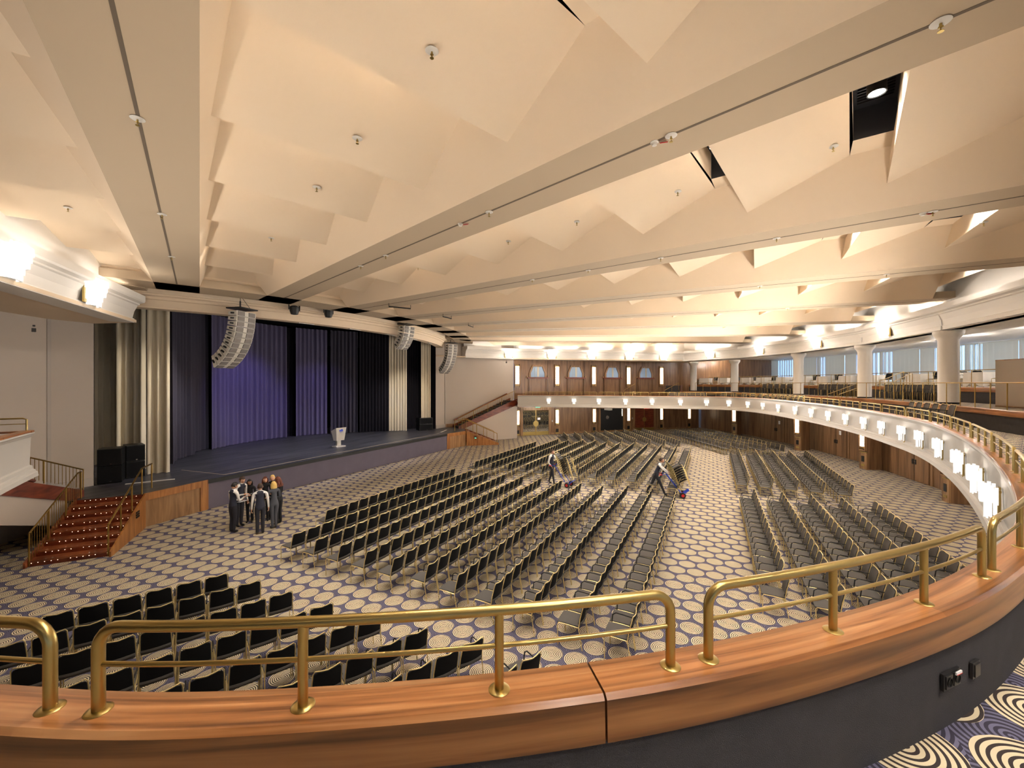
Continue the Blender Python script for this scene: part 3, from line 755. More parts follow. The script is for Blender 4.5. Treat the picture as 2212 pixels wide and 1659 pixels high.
# flat ceiling behind the ring, and the higher terrace ceiling
ring_poly = [(p[0]+n[0]*.6, p[1]+n[1]*.6) for p, n in zip(RINGP, rn)]
m = MB(); m.prism(ring_poly+[(13.6, 3.2), (20, 1.5), (45, -23), (45, -27)]+[(x*1.05, y*1.03) for x, y in WIN[1:8]]+[(-45, -27), (-45, -23), (-20, 1.5), (-11.2, 3.2)], 8.02, 8.1); struct(m.build('ceiling_terrace', 'white', smooth=False))
inner2 = [(p[0]+n[0]*2.4, p[1]+n[1]*2.4) for p, n in zip(RINGP[4:14], rn[4:14])]
m = MB(); m.prism([(p[0]+n[0]*.3, p[1]+n[1]*.3) for p, n in zip(RINGP[4:14], rn[4:14])]+inner2[::-1], 7.48, 8.0); struct(m.build('ceiling_soffit', 'white', smooth=False))
m = MB(); m.prism([(-10.3, 1.1), (-14.8, -4.3), (-25.4, -16.1), (-27, -17), (-36, -16), (-17.95, -1.2), (-12.1, 2.85), (-10.9, 2.9)], 7.5, 7.6); struct(m.build('ceiling_near_side', 'ceil', smooth=False))
m = MB(); m.prism([(13.0, 1.4), (17.5, -1.2), (28.3, -15.8), (33, -16.5), (17.95, -1.2), (12.1, 2.85), (10.9, 2.9)], 7.5, 7.6); struct(m.build('ceiling_far_side', 'ceil', smooth=False))
def ring_at(px, i0, i1, off):
    for i in range(i0, i1):
        A, B = RINGP[i], RINGP[i+1]; q = hit(px, A, B)
        k = ((q[0]-A[0])*(B[0]-A[0])+(q[1]-A[1])*(B[1]-A[1]))/((B[0]-A[0])**2+(B[1]-A[1])**2)
        if -.01 <= k <= 1.01 and depth(*q) > 2:
            L = hypot(B[0]-A[0], B[1]-A[1]); n = ((B[1]-A[1])/L, -(B[0]-A[0])/L)
            return (q[0]+n[0]*off, q[1]+n[1]*off), n
    return None
CH = [(4, 0, 3, 'at the near corner above the stage stair, cut by the edge'), (190, 0, 3, 'above the near stage corner, next to the curtain')]
CH += [(px, 9, 15, 'on the upper ring, %s from the brightest curve end' % nth(i+1)) for i, px in enumerate((2105, 1917, 1768, 1644, 1536, 1433, 1359, 1278, 1192, 1098))]
ch0 = None
for i, (px, a, b, lab) in enumerate(CH):
    r = ring_at(px, a, b, -.02)
    if not r: continue
    (x, y), n = r; an = atan2(-n[1], -n[0])+pi/2
    lab = 'large tiered crystal light '+lab
    if ch0 is None:
        ch0 = thing('crystal_chandelier', lab, 'chandelier', (x, y, 7.92), an, 'crystal chandelier lights on the upper ring')
        for q in range(5):
            m = MB(); ww = 1.12-.13*q; zc = .36-.16*q; nr = 16-q
            for j in range(nr):
                aa = pi*(j+.5)/nr; xx = cos(aa)*ww/2; yy = -.12-sin(aa)*(.24-.02*q)+(.05 if q > 2 else 0)
                m.tube([(xx, yy, zc+.085), (xx, yy, zc-.085)], .034, 6)
            m.build('crystal_tier', 'crystal_big', ch0)
        m = MB(); m.box((0, -.06, .05), (.9, .05, .7)); m.build('brass_frame', 'brass', ch0, False)
    else: dup(ch0, (x, y, 7.92), an, lab)
    lamp('chandelier_glow', 'POINT', (x-n[0]*1.0, y-n[1]*1.0, 7.95), 42 if i > 1 else 22, WARM, .04)

# ================================================================== ceiling: fan of beams with folded coffers between
R0, R1, ZBM = 22.4, 47.0, 8.8
BHW = .66
for k, a in enumerate(BEAMS):
    m = MB(); c, s = cos(radians(a)), sin(radians(a)); d = (s, -c); t = (c, s)
    r0, r1 = 21.1, 47.9
    pl = [(C0[0]+d[0]*r+t[0]*w, C0[1]+d[1]*r+t[1]*w) for r, w in ((r0, -BHW), (r1, -BHW), (r1, BHW), (r0, BHW))]
    m.prism(pl, ZBM, ZBM+.28); o = struct(m.build('beam', 'beam', smooth=False))
    m = MB(); pl = [(C0[0]+d[0]*r+t[0]*w, C0[1]+d[1]*r+t[1]*w) for r, w in ((R0, -.022), (r1, -.022), (r1, .022), (R0, .022))]
    m.prism(pl, ZBM-.004, ZBM+.01); m.build('groove', 'groove', o, False)
ZL, ZH = 9.22, 9.78
def inset(z): return (z-ZBM)*.8
dl0 = dl_lab = None; DL = []
bays = [(-36.5, BEAMS[0])]+list(zip(BEAMS, BEAMS[1:]))+[(BEAMS[-1], 40)]
def fanpt(r, a, w):          # point at radius r, offset w sideways from the ray a
    c, s = cos(radians(a)), sin(radians(a)); return (C0[0]+s*r+c*w, C0[1]-c*r+s*w)
LIT = []
for bi, (a1, a2) in enumerate(bays):
    m = MB()
    def L_(r, z, e=0): x, y = fanpt(r, a1, (BHW if abs(a1) < 32 else 0)+e*(.4 if bi else 1)); return (x, y, z)
    def R_(r, z, e=0): x, y = fanpt(r, a2, -(BHW if abs(a2) < 32 else 0)-e); return (x, y, z)
    TW = .62
    for k in range(len(STEPS)-1):
        ra, rb = STEPS[k], STEPS[k+1]; rt = rb-TW
        zb = ZBM; il, ih = inset(ZL), inset(ZH)
        # folded panel, low on the stage side and rising towards the audience
        m.add([L_(ra, ZL, il), R_(ra, ZL, il), R_(rt, ZH, ih), L_(rt, ZH, ih)], [(0, 1, 2, 3)])
        m.add([L_(ra, zb), L_(ra, ZL, il), L_(rt, ZH, ih), L_(rt, zb)], [(0, 1, 2, 3)])
        m.add([R_(ra, zb), R_(rt, zb), R_(rt, ZH, ih), R_(ra, ZL, il)], [(0, 1, 2, 3)])
        # over the trough
        m.add([L_(rt, zb), L_(rt, ZH, ih), L_(rb, ZH, ih), L_(rb, zb)], [(0, 1, 2, 3)])
        m.add([R_(rt, zb), R_(rb, zb), R_(rb, ZH, ih), R_(rt, ZH, ih)], [(0, 1, 2, 3)])
        m.add([L_(rb, zb), L_(rb, ZL, il), L_(rb, ZH, ih)], [(0, 1, 2)])
        m.add([R_(rb, zb), R_(rb, ZH, ih), R_(rb, ZL, il)], [(0, 1, 2)])
        w0 = hypot(L_(rt, 0, ih)[0]-R_(rt, 0, ih)[0], L_(rt, 0, ih)[1]-R_(rt, 0, ih)[1])
        e0 = w0*.16; ZTOP = 10.35
        if w0 > 1.6:
            # white fillers at both ends of the trough, dark recess between
            for S_ in (L_, R_):
                m.add([S_(rt, ZH, ih), S_(rt, ZH, ih+e0), S_(rb, ZH, ih+e0), S_(rb, ZH, ih)], [(0, 1, 2, 3)])
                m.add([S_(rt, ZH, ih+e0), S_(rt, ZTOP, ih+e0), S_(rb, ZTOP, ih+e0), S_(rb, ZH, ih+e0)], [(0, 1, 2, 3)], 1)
            m.add([L_(rt, ZH, ih+e0), R_(rt, ZH, ih+e0), R_(rt, ZTOP, ih+e0), L_(rt, ZTOP, ih+e0)], [(0, 1, 2, 3)])
            m.add([L_(rb, ZH, ih+e0), R_(rb, ZH, ih+e0), R_(rb, ZTOP, ih+e0), L_(rb, ZTOP, ih+e0)], [(0, 1, 2, 3)])
            m.add([L_(rb, ZL, il), R_(rb, ZL, il), R_(rb, ZH, ih), L_(rb, ZH, ih)], [(0, 1, 2, 3)])
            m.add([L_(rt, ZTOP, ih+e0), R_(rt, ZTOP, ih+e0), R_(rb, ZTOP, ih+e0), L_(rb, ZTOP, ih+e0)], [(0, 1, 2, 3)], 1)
            if k >= 0 and bi not in (0, len(bays)-1):
                for f in (.38, .66):
                    p = Vector(L_((rt+rb)/2, 0, ih+e0)).lerp(Vector(R_((rt+rb)/2, 0, ih+e0)), f)
                    LIT.append((p.x, p.y, bi, k, f))
                if k > 3:
                    g0 = Vector(L_((rt+rb)/2, ZTOP-.02, ih+e0)).lerp(Vector(R_((rt+rb)/2, ZTOP-.02, ih+e0)), .84)
                    am = radians((a1+a2)/2)
                    for q in range(6): m.box((g0.x+cos(am)*(q-2.5)*.09, g0.y+sin(am)*(q-2.5)*.09, ZTOP-.03), (.03, TW*.8, .03), am, 2)
        else:
            m.add([L_(rt, ZH, ih), R_(rt, ZH, ih), R_(rb, ZH, ih), L_(rb, ZH, ih)], [(0, 1, 2, 3)])
            m.add([L_(rb, ZL, il), R_(rb, ZL, il), R_(rb, ZH, ih), L_(rb, ZH, ih)], [(0, 1, 2, 3)])
    m.add([L_(R0, ZBM), R_(R0, ZBM), R_(R0, ZL+.02, inset(ZL)), L_(R0, ZL+.02, inset(ZL))], [(0, 1, 2, 3)])
    struct(m.build('ceiling_%d' % (bi+1), ['ceil', 'slot_dark', 'black'], smooth=False))
ROOFR = 52
# flat part between the coffers and the rigging slot, an upper slab that closes the hall
m = MB()
def arc(r, a0, a1, n=28): return [polar(r, a0+(a1-a0)*i/n) for i in range(n+1)]
m.prism(arc(21.05, -34, 34)+arc(22.5, 34, -34), ZBM+.0, ZBM+.3); struct(m.build('ceiling_stage_edge', 'beam', smooth=False))
m = MB(); m.prism([(-50, 14), (-50, -45), (50, -45), (50, 14)], 10.6, 10.7); struct(m.build('ceiling_slab', 'slot_dark', smooth=False))
m = MB(); m.prism(arc(20.45, -29, 29)+arc(21.1, 29, -29), 9.55, 9.6); struct(m.build('ceiling_rigging_slot', 'slot_dark', smooth=False))
# proscenium header with its mouldings
A_ = arc(20.45, -32.5, 31.5, 40); nA = [(sin(radians(-32.5+64*i/40)), -cos(radians(-32.5+64*i/40))) for i in range(41)]
m = MB(); m.sweep(A_, nA, [(0, 9.6), (0, 8.82), (.06, 8.82), (.06, 8.74), (0, 8.72), (.0, 8.66), (-.1, 8.62), (-.12, 8.52), (-.18, 8.5), (-.3, 8.24), (-.3, 8.18), (-.85, 8.18), (-.85, 9.6)]); struct(m.build('wall_proscenium_header', 'ceil', smooth=False))
for s in (-1, 1):
    m = MB(); m.prism([polar(19.7, s*29), polar(21.1, s*29), polar(22.7, s*34), polar(23.1, s*44), (s*12.3, 3.0), (s*10.8, 3.0)], ZBM-.02, ZBM+.3); struct(m.build('ceiling_corner', 'beam', smooth=False))
for i, a in enumerate((-20, -12, -4, 4, 12, 20)):
    x, y = polar(19.85, a); m = MB(); m.box((0, 0, 0), (.75, .14, .03)); m.box((0, 0, -.01), (.6, .07, .02), mi=1)
    tag(m.build('air_diffuser', ['pa_white', 'black'], None, False, (x, y, 8.165), radians(a)), 'slim air slot under the stage header, %s along it' % nth(i+1), 'vent', 'air slots under the stage header')
# ================================================================== stage house: curtains, speakers, lectern
def drape(name, pts, z0, z1, mat, label, amp=.07, wl=.26, group=None):
    c = Curve(pts, 1, .035); m = MB(); rnd = random.Random(int(pts[0][0]*97)+len(name))
    n = len(c.p); ph = 0; cols = []
    for i, (p, q) in enumerate(zip(c.p, c.n)):
        ph += c.step/wl*2*pi*(.75+.5*rnd.random()); o = amp*sin(ph)+amp*.4*sin(ph*.37+1)
        cols.append((p, q, o))
    vs = []; K = 5
    for p, q, o in cols:
        for k in range(K):
            f = k/(K-1); s = .75+.35*(1-f); vs.append((p[0]+q[0]*o*s, p[1]+q[1]*o*s, z0+(z1-z0)*f))
    fs = [(i*K+k, (i+1)*K+k, (i+1)*K+k+1, i*K+k+1) for i in range(n-1) for k in range(K-1)]
    m.add(vs, fs); return tag(m.build(name, mat, angle=80), label, 'curtain', group)
ZD = ZS+.02
drape('stage_curtain', [(-7.5, 5.0), (-6.6, 6.3), (-5.5, 7.1)], ZD, 9.3, 'curtain_grey', 'dark grey stage curtain next to the near beige drapes', .09, .33, 'dark stage curtains')
drape('stage_curtain', [(-5.5, 7.6), (-4.8, 8.2), (-3.9, 8.7)], ZD, 9.3, 'curtain_grey', 'narrow dark curtain behind the tall speaker array', .08, .3, 'dark stage curtains')
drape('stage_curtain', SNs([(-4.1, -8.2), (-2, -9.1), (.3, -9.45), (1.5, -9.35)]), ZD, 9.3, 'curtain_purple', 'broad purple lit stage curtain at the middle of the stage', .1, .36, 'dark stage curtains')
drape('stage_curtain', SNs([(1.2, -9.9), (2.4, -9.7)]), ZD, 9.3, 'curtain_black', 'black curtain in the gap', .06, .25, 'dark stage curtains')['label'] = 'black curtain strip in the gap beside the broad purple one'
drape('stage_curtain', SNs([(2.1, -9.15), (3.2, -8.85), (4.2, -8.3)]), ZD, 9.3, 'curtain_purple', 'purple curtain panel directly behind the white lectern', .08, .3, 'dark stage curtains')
drape('stage_curtain', SNs([(4.3, -8.1), (5.2, -7.6), (6.0, -7.0)]), ZD, 9.3, 'curtain_grey', 'grey curtain panel between the lectern and the black one', .08, .28, 'dark stage curtains')
drape('stage_curtain', SNs([(6.1, -6.9), (7.0, -6.1), (7.7, -5.2)]), ZD, 9.3, 'curtain_black', 'black curtain before the far beige drape', .06, .24, 'dark stage curtains')
drape('stage_curtain', SNs([(7.75, -5.3), (8.15, -4.75), (8.5, -4.1)]), ZD, 9.3, 'curtain_beige', 'beige stage drape between two black curtains at the far end', .07, .22, 'beige stage drapes')
drape('stage_curtain', SNs([(8.6, -5.2), (9.6, -4.9), (10.6, -4.6)]), ZD, 9.3, 'curtain_black', 'black curtain at the far stage corner behind the speaker', .06, .24, 'dark stage curtains')
drape('stage_curtain', SNs([(9.35, -3.35), (9.75, -3.2), (10.2, -2.95)]), ZD, 9.3, 'curtain_beige', 'narrow beige drape by the far stage corner and speaker', .07, .22, 'beige stage drapes')
drape('stage_curtain', SNs([(-8.0, -5.45), (-7.6, -5.65), (-7.25, -5.85)]), ZD, 9.3, 'curtain_beige', 'beige drape touching the dark stage curtain at the near end', .09, .3, 'beige stage drapes')
drape('stage_curtain', SNs([(-9.05, -3.4), (-8.7, -3.2), (-8.4, -3.0)]), ZD, 9.3, 'curtain_beige', 'brightest beige drape, its foot in front of the others, by the speakers', .09, .3, 'beige stage drapes')
drape('stage_curtain', SNs([(-9.4, -5.3), (-9.0, -5.2), (-8.6, -4.7)]), ZD, 9.3, 'curtain_beige', 'beige drape just behind the near speaker stack', .08, .3, 'beige stage drapes')
drape('stage_curtain', SNs([(-10.5, -7.0), (-9.3, -8.0), (-7.0, -9.4)]), ZD, 9.3, 'curtain_beige', 'wide pleated beige drape behind the near speaker cabinets', .09, .3, 'beige stage drapes')
drape('stage_curtain', SNs([(-8.2, -9.9), (0, -11.3), (9.5, -9.6)]), 8.3, 9.4, 'curtain_grey', 'short dark pelmet along the top of the stage curtains', .05, .3)
m = MB(); m.prism([(-10.84, 1.8), (10.84, 1.8), (10.84, 11.9), (-10.84, 11.9)], 9.6, 9.7); struct(m.build('ceiling_stage', 'slot_dark', smooth=False))

def cabinet(w, d, h, loc, rz, label, group='black speaker cabinets on the stage', seam=True):
    t = thing('speaker_cabinet', label, 'speaker', loc, rz, group)
    m = MB(); m.box((0, 0, h/2), (w, d, h)); m.build('housing', 'black', t, False)
    m = MB(); m.box((0, -d/2-.012, h/2), (w*.94, .03, h*.92)); m.build('grille', 'fabric_black', t, False)
    m = MB(); m.box((w*.05, -d/2-.03, h*.1), (.05, .012, .03)); m.build('badge', 'chrome', t, False)
    return t
def aim(x, y, tx, ty): return atan2(ty-y, tx-x)+pi/2
for i, (px0, px1, yb, nm) in enumerate(((206, 265, 1048, 'beside the pale wall'), (271, 316, 1035, 'beside the beige drapes'))):
    a, b = P(px0, yb, ZS), P(px1, yb-6, ZS); w = (a-b).length*.98; c = (a+b)/2
    an = atan2((b-a).y, (b-a).x)
    n = Vector((-(b-a).y, (b-a).x, 0)).normalized()
    if n.dot(Vector((CX, CY, 0))-c) > 0: n = -n
    c = c+n*.45
    for k in range(2): cabinet(w*.93, .8, .66, (c.x, c.y, ZS+.02+.68*k), an, 'black speaker cabinet %s, %s of its stack' % (nm, ('bottom one', 'top one')[k]))
a, b = P(908, 930, ZS), P(941, 930, ZS); c = (a+b)/2+Vector((.1, .45, 0)); w = (a-b).length*.9
for k in range(2): cabinet(w, .8, .5, (c.x, c.y, ZS+.52*k+.02), aim(c.x, c.y, 0, -14), 'black speaker cabinet at the far stage corner, %s of two' % ('bottom', 'top')[k])
m = MB(); q = P(300, 1043, ZS); m.box((0, 0, .01), (1.5, .12, .02)); tag(m.build('cable_cover', 'pa_white', None, False, (q.x+.3, q.y-.2, ZS), radians(-30)), 'flat white cable cover strip on the stage by the near speakers', 'cable cover')
m = MB(); q = P(958, 932, ZS); m.box((0, 0, .01), (1.7, .1, .02)); tag(m.build('cable_cover', 'pa_white', None, False, (q.x+.2, q.y+.1, ZS), radians(20)), 'flat white cable cover strip by the far speaker', 'cable cover')
# lectern
q = P(733, 965, ZS); an = aim(q.x, q.y, -1.6, -14)
t = thing('lectern', 'white lectern with a blue logo standing on the stage', 'lectern', (q.x, q.y, ZS), an)
m = MB(); m.box((0, .05, .03), (.62, .5, .06)); m.build('base', 'pa_white', t, False)
m = MB(); m.box((0, .1, .22), (.26, .16, .36)); m.build('column', 'pa_white', t, False)
m = MB(); vs = [(x*wx, y, z) for z, wx, y0, y1 in ((.4, .27, -.12, .2), (1.08, .36, -.2, .3)) for x, y in ((-1, y0), (1, y0), (1, y1), (-1, y1))]
vs[6] = (vs[6][0], vs[6][1], 1.0); vs[7] = (vs[7][0], vs[7][1], 1.0); vs[4] = (vs[4][0], vs[4][1], 1.2); vs[5] = (vs[5][0], vs[5][1], 1.2)
m.add(vs, [(0, 1, 5, 4), (1, 2, 6, 5), (2, 3, 7, 6), (3, 0, 4, 7), (4, 5, 6, 7), (3, 2, 1, 0)]); m.build('body', 'pa_white', t, False)
m = MB(); R = Matrix.Rotation(radians(-11), 3, 'X'); c0 = Vector((0, -.195, 1.02)); m.box(c0, (.24, .01, .1), M=R); m.box(c0+Vector((0, 0, -.1)), (.2, .008, .02), M=R); m.box(c0+Vector((.04, 0, .065)), (.1, .01, .04), M=R); m.build('logo', 'blue', t, False)
m = MB(); m.tube([(.2, .1, 1.1), (.22, .0, 1.32), (.2, -.08, 1.36)], .008, 6); m.build('microphone', 'black', t)

# line arrays hung from the slot
def array(px, pt, n_, sz, rz, label, curve=5.2, dist=None, w=.98):
    best = min((abs((proj(*polar(20.9, a), 8) or (9e9,))[0]-px), a) for a in [k*.25-30 for k in range(240)] if True)
    x, y = polar(20.9, best[1])
    if dist: x, y = D(px, 800, dist)[:2]
    Y = depth(x, y); z = EYE-(pt-HZ)*Y/F
    t = thing('line_array_speaker', label, 'speaker', (x, y, z), rz, 'curved white speaker arrays hung over the stage front')
    p = Vector((0, 0, -.12)); ang = 0
    m = MB(); m.box((0, .0, .0), (w*.9, .75, .05)); m.tube([(0, .1, 0), (0, .1, .35)], .03, 8); m.tube([(.0, .1, .3), (0, .1, 9.5-z)], .012, 6); m.tube([(.25, -.2, 0), (.0, .1, .6)], .01, 5); m.build('flying_frame', 'black', t)
    for k in range(n_):
        ang += radians(curve*(.35+.95*k/n_)); R = Matrix.Rotation(ang, 3, 'X')   # tips the front down
        c = p+R@Vector((0, 0, -sz/2))
        m = MB(); vs = []
        for x_, y_, hz in ((-w/2, -.22, sz*.98), (w/2, -.22, sz*.98), (w*.36, .34, sz*.62), (-w*.36, .34, sz*.62)):
            for s in (-1, 1): vs.append(c+R@Vector((x_, y_, s*hz/2)))
        m.add(vs, [(0, 2, 3, 1), (2, 4, 5, 3), (4, 6, 7, 5), (6, 0, 1, 7), (0, 6, 4, 2), (1, 3, 5, 7)]); cb = m.build('cabinet', 'pa_white', t, False)
        for s in (-1, 1): m = MB(); m.box(c+R@Vector((s*w*.275, -.235, 0)), (w*.33, .03, sz*.82), M=R); m.build('grille', 'pa_grille', cb, False)
        for s in (-1, 1): m = MB(); m.box(c+R@Vector((s*w*.46, .02, 0)), (.04, .16, sz*.3), M=R@Matrix.Rotation(-s*radians(14), 3, 'Z')); m.build('handle_slot', 'black', cb, False)
        p = p+R@Vector((0, 0, -sz))
    return t
array(522, 668, 12, .215, aim(-8, 1.6, -4.5, -15)+.05, 'longest curved white speaker array over the near half of the stage', 6.2)
array(878, 701, 7, .20, aim(1.8, 1.8, 2.5, -15), 'short bright white speaker array over the stage centre', 9.5)
array(992, 741, 12, .215, aim(8, 1.6, 4, -15), 'narrow curved white speaker array by the far side wall', 6.2)
# moving head lights and small cameras
for i, (px, py) in enumerate(((636, 668), (708, 675), (975, 726), (990, 728))):
    best = min((abs((proj(*polar(20.85, a), 8) or (9e9,))[0]-px), a) for a in [k*.25-30 for k in range(240)]); x, y = polar(20.85, best[1])
    Y = depth(x, y); z = EYE-(py-HZ)*Y/F; sc = 1 if i < 2 else .75
    t = thing('stage_spotlight', 'black moving stage spotlight in the ceiling slot, %s' % ('the one nearer the long array', 'the one nearer the stage centre', 'paired at the far end, first', 'paired at the far end, second')[i], 'spotlight', (x, y, z), 0, 'moving spotlights in the rigging slot')
    m = MB(); m.lathe([(.05, -.26*sc), (.15*sc, -.24*sc), (.2*sc, -.1*sc), (.2*sc, .1*sc), (.12*sc, .16*sc)], (0, 0, 0), 14); m.build('head', 'black', t)
    m = MB(); m.tube([(-.26*sc, 0, -.05), (-.27*sc, 0, .2*sc), (0, 0, .26*sc), (.27*sc, 0, .2*sc), (.26*sc, 0, -.05)], .035, 6); m.tube([(0, 0, .2*sc), (0, 0, 9.56-z)], .03, 6); m.build('yoke', 'black', t)
for i, (px, py) in enumerate(((445, 602), (577, 618))):
    q = D(px, py, 16.4 if i == 0 else 17.6); m = MB(); m.box((0, 0, 0), (.12, .14, .2)); m.tube([(0, 0, .08), (0, .02, .35)], .012, 6)
    m.lathe([(.03, 0), (.05, .03), (.05, .07)], (0, -.06, -.02), 10, M=Matrix.Rotation(pi/2, 3, 'X'))
    tag(m.build('ceiling_camera', 'black', None, True, q, radians(-40)), 'small black camera under the ceiling near the stage, %s' % ('by the wide beam' if i == 0 else 'by the red tagged beam'), 'camera')
for i, (p0, p1) in enumerate((((840, 662), (887, 671)), ((957, 684), (975, 689)), ((1012, 703), (1022, 707)))):
    Y = 3.45*F/(HZ-p0[1]); a, b = D(*p0, Y), D(*p1, Y*1.03); b.z = a.z; m = MB(); m.tube([a, b], .03, 6); m.tube([b, b+Vector((0, 0, 8.82-b.z))], .012, 5); m.tube([a, a+Vector((0, 0, 8.82-a.z))], .012, 5)
    tag(m.build('rigging_bar', 'black'), 'thin black rigging bar below the ceiling, %s from the stage centre' % nth(i+1), 'rigging bar', 'rigging bars')
# small wall speakers and clock
for i, (px, py, Y) in enumerate(((73, 713, 13.2), (1094, 783, 39.0))):
    q = D(px, py, Y); m = MB(); m.box((0, 0, 0), (.08, .1, .12)); m.box((0, -.01, .14), (.05, .05, .05)); tag(m.build('wall_camera', 'black', None, False, q), 'tiny black camera high on the pale wall %s' % ('near the ring corner' if i == 0 else 'above the far staircase'), 'camera')

# ================================================================== stage stairs, balcony stairs
def stage_stair(s):
    nm = 'near' if s < 0 else 'far'
    # top inner corner, descent u, width w
    T = Vector((s*10.65, -.35, 0)); u = Vector((s*.62, -.785, 0)); wv = Vector((s*.785, .62, 0)); n = 8; rz_ = ZS/n; run = .37; wd = 1.75
    o = thing('stage_stair', 'wooden stage stair with tiny step lights at the %s end of the stage' % nm, 'stairs', (T.x, T.y, 0)); m = MB(); mr = MB()
    an = atan2(wv.y, wv.x)
    for k in range(n-1):
        z = ZS-rz_*(k+1); c = u*(run*(k+.5))+wv*(wd/2)
        m.box((c.x, c.y, z-.02), (wd, run+.03, .04), an)
        c2 = u*(run*(k))+wv*(wd/2); mr.box((c2.x, c2.y, z+rz_/2-.01), (wd, .02, rz_), an)
    c2 = u*(run*(n-1))+wv*(wd/2); mr.box((c2.x, c2.y, rz_/2), (wd, .02, rz_), an)
    m.build('tread', 'stairwood', o, False)['kind'] = 'stuff'; mr.build('riser', 'rednatural', o, False)['kind'] = 'stuff'
    m = MB()
    for k in range(n):
        for j in range(13):
            if (j*7+k*5) % 6 == 0: continue
            z = ZS-rz_*k-.052; c = u*(run*k+.016)+wv*(wd*(j+.5)/13); m.box((c.x, c.y, z), (.014, .008, .008), an)
    l = m.build('step_lights', 'led', o, False); l['kind'] = 'stuff'
    for side, mat in ((0, 'stagewood'), (1, 'stairwood')):
        off = wv*(wd*side+(-.03 if side == 0 else .03)); A = off; B = off+u*(run*(n-1)+.12)
        vs = []
        for q in (-.025, .025):
            t_ = wv*q
            vs += [A+t_+Vector((0, 0, ZS if side == 0 else ZS+.05)), B+t_+Vector((0, 0, .16)), B+t_, A+t_+Vector((0, 0, 0))]
        m = MB(); m.add(vs, [(0, 1, 2, 3), (7, 6, 5, 4), (0, 4, 5, 1), (1, 5, 6, 2), (3, 2, 6, 7), (0, 3, 7, 4)]); m.build('stringer', mat, o, False)
    base = Vector((T.x, T.y, 0))
    def foot(f, side): return base+u*(run*(n-1)*f)+wv*(wd*side)+Vector((0, 0, ZS-(ZS-.02)*f))
    # inner rail, open; outer rail with balusters
    top = foot(0, .03); back = top-u*.95; turn = back+Vector((s*-.35, .35, 0))*.0
    railing('stair_railing', [turn+Vector((0, 0, 0)), top, foot(1, .03)], 'plain brass handrail on the stage side of the %s stage stair' % nm, mids=0, r=.027, step=.95, post_r=.024, mat='brass_old', parent=o)
    railing('stair_railing', [foot(0, .99)-u*.2, foot(0, .99), foot(1, .99)], 'brass railing with thin bars on the outer side of the %s stage stair' % nm, mids=0, r=.022, step=1.0, post_r=.022, mat='brass_old', balus=.13, parent=o)
    return o
stage_stair(-1); stage_stair(1)
def balcony_stair(s):
    nm = 'near' if s < 0 else 'far'
    d = Vector((s*.819, -.573, 0)); inn = Vector((-s*.573, -.819, 0))
    st = Vector((s*12.2, 2.85, 0))+inn*.2+d*.7; n = 15; rise = (ZF-ZS)/n; run = .36; wd = 1.45; an = atan2(d.y, d.x)
    o = thing('balcony_stair', 'dark wood staircase climbing from the stage to the %s end of the balcony' % nm, 'stairs', (st.x, st.y, ZS))
    m = MB()
    for k in range(n):
        c = d*(run*(k+.5))+inn*(wd/2); m.box((c.x, c.y, rise*(k+1)-.02), (run+.02, wd, .04), an); c2 = d*(run*k)+inn*(wd/2); m.box((c2.x, c2.y, rise*(k+.5)), (.02, wd, rise), an)
    m.build('tread', 'navycarpet', o, False)['kind'] = 'stuff'
    L = run*n
    for q in (0, 1):
        off = inn*(wd*q); e0, e1 = off-d*.1, off+d*(L+.4)
        vs = []
        for t_ in (-.03, .03):
            a = inn*t_; vs += [e0+a+Vector((0, 0, .22)), e1+a+Vector((0, 0, ZF-ZS+.22)), e1+a+Vector((0, 0, ZF-ZS-.38)), e0+a+Vector((0, 0, -.3+.1)), ]
        m = MB(); m.add(vs, [(0, 1, 2, 3), (7, 6, 5, 4), (0, 4, 5, 1), (1, 5, 6, 2), (3, 2, 6, 7), (0, 3, 7, 4)]); m.build('stringer', 'rednatural', o, False)
    e0, e1 = inn*(wd-.03)+d*.25, inn*(wd-.03)+d*(L+.35); vs = []
    for t_ in (-.03, .03):
        a = inn*t_; vs += [e0+a+Vector((0, 0, -.16)), e1+a+Vector((0, 0, ZF-ZS-.36)), e1+a+Vector((0, 0, -ZS+.01 if s > 0 else ZF-ZS-1.3)), e0+a+Vector((0, 0, -ZS+.01 if s > 0 else -.9))]
    m = MB(); m.add(vs, [(0, 1, 2, 3), (7, 6, 5, 4), (0, 4, 5, 1), (1, 5, 6, 2), (3, 2, 6, 7), (0, 3, 7, 4)]); m.build('side_wall', 'greywall', o, False)
    m = MB(); off = inn*.02
    vs = []
    for t_ in (0, 1):
        a = inn*(.02+(wd-.04)*t_); vs += [a-d*.0+Vector((0, 0, -.12)), a+d*(L+.3)+Vector((0, 0, ZF-ZS-.32)), a+d*(L+.3)+Vector((0, 0, ZF-ZS-.42)), a+Vector((0, 0, -.28))]
    m.add(vs, [(0, 1, 5, 4), (3, 2, 6, 7), (0, 1, 2, 3), (4, 5, 6, 7), (1, 2, 6, 5), (0, 3, 7, 4)]); m.build('underside', 'greywall', o, False)
    b0 = Vector((st.x, st.y, ZS+.02))+inn*(wd)-d*.1; b1 = b0+d*(L+.2)+Vector((0, 0, ZF-ZS))
    railing('stair_railing', [b0+Vector((0, 0, .2)), b1+Vector((0, 0, .2))], 'railing with thin upright bars on the %s balcony staircase' % nm, mids=0, r=.022, step=1.5, h=.72, mat='brass_old' if s < 0 else 'brass_old', balus=.14 if s < 0 else .19, parent=o)
    m = MB(); w0 = inn*.06+Vector((0, 0, .62)); m.tube([w0, w0+d*L+Vector((0, 0, ZF-ZS))], .06, 6); m.build('wall_handrail', 'rednatural', o)
balcony_stair(-1); balcony_stair(1)
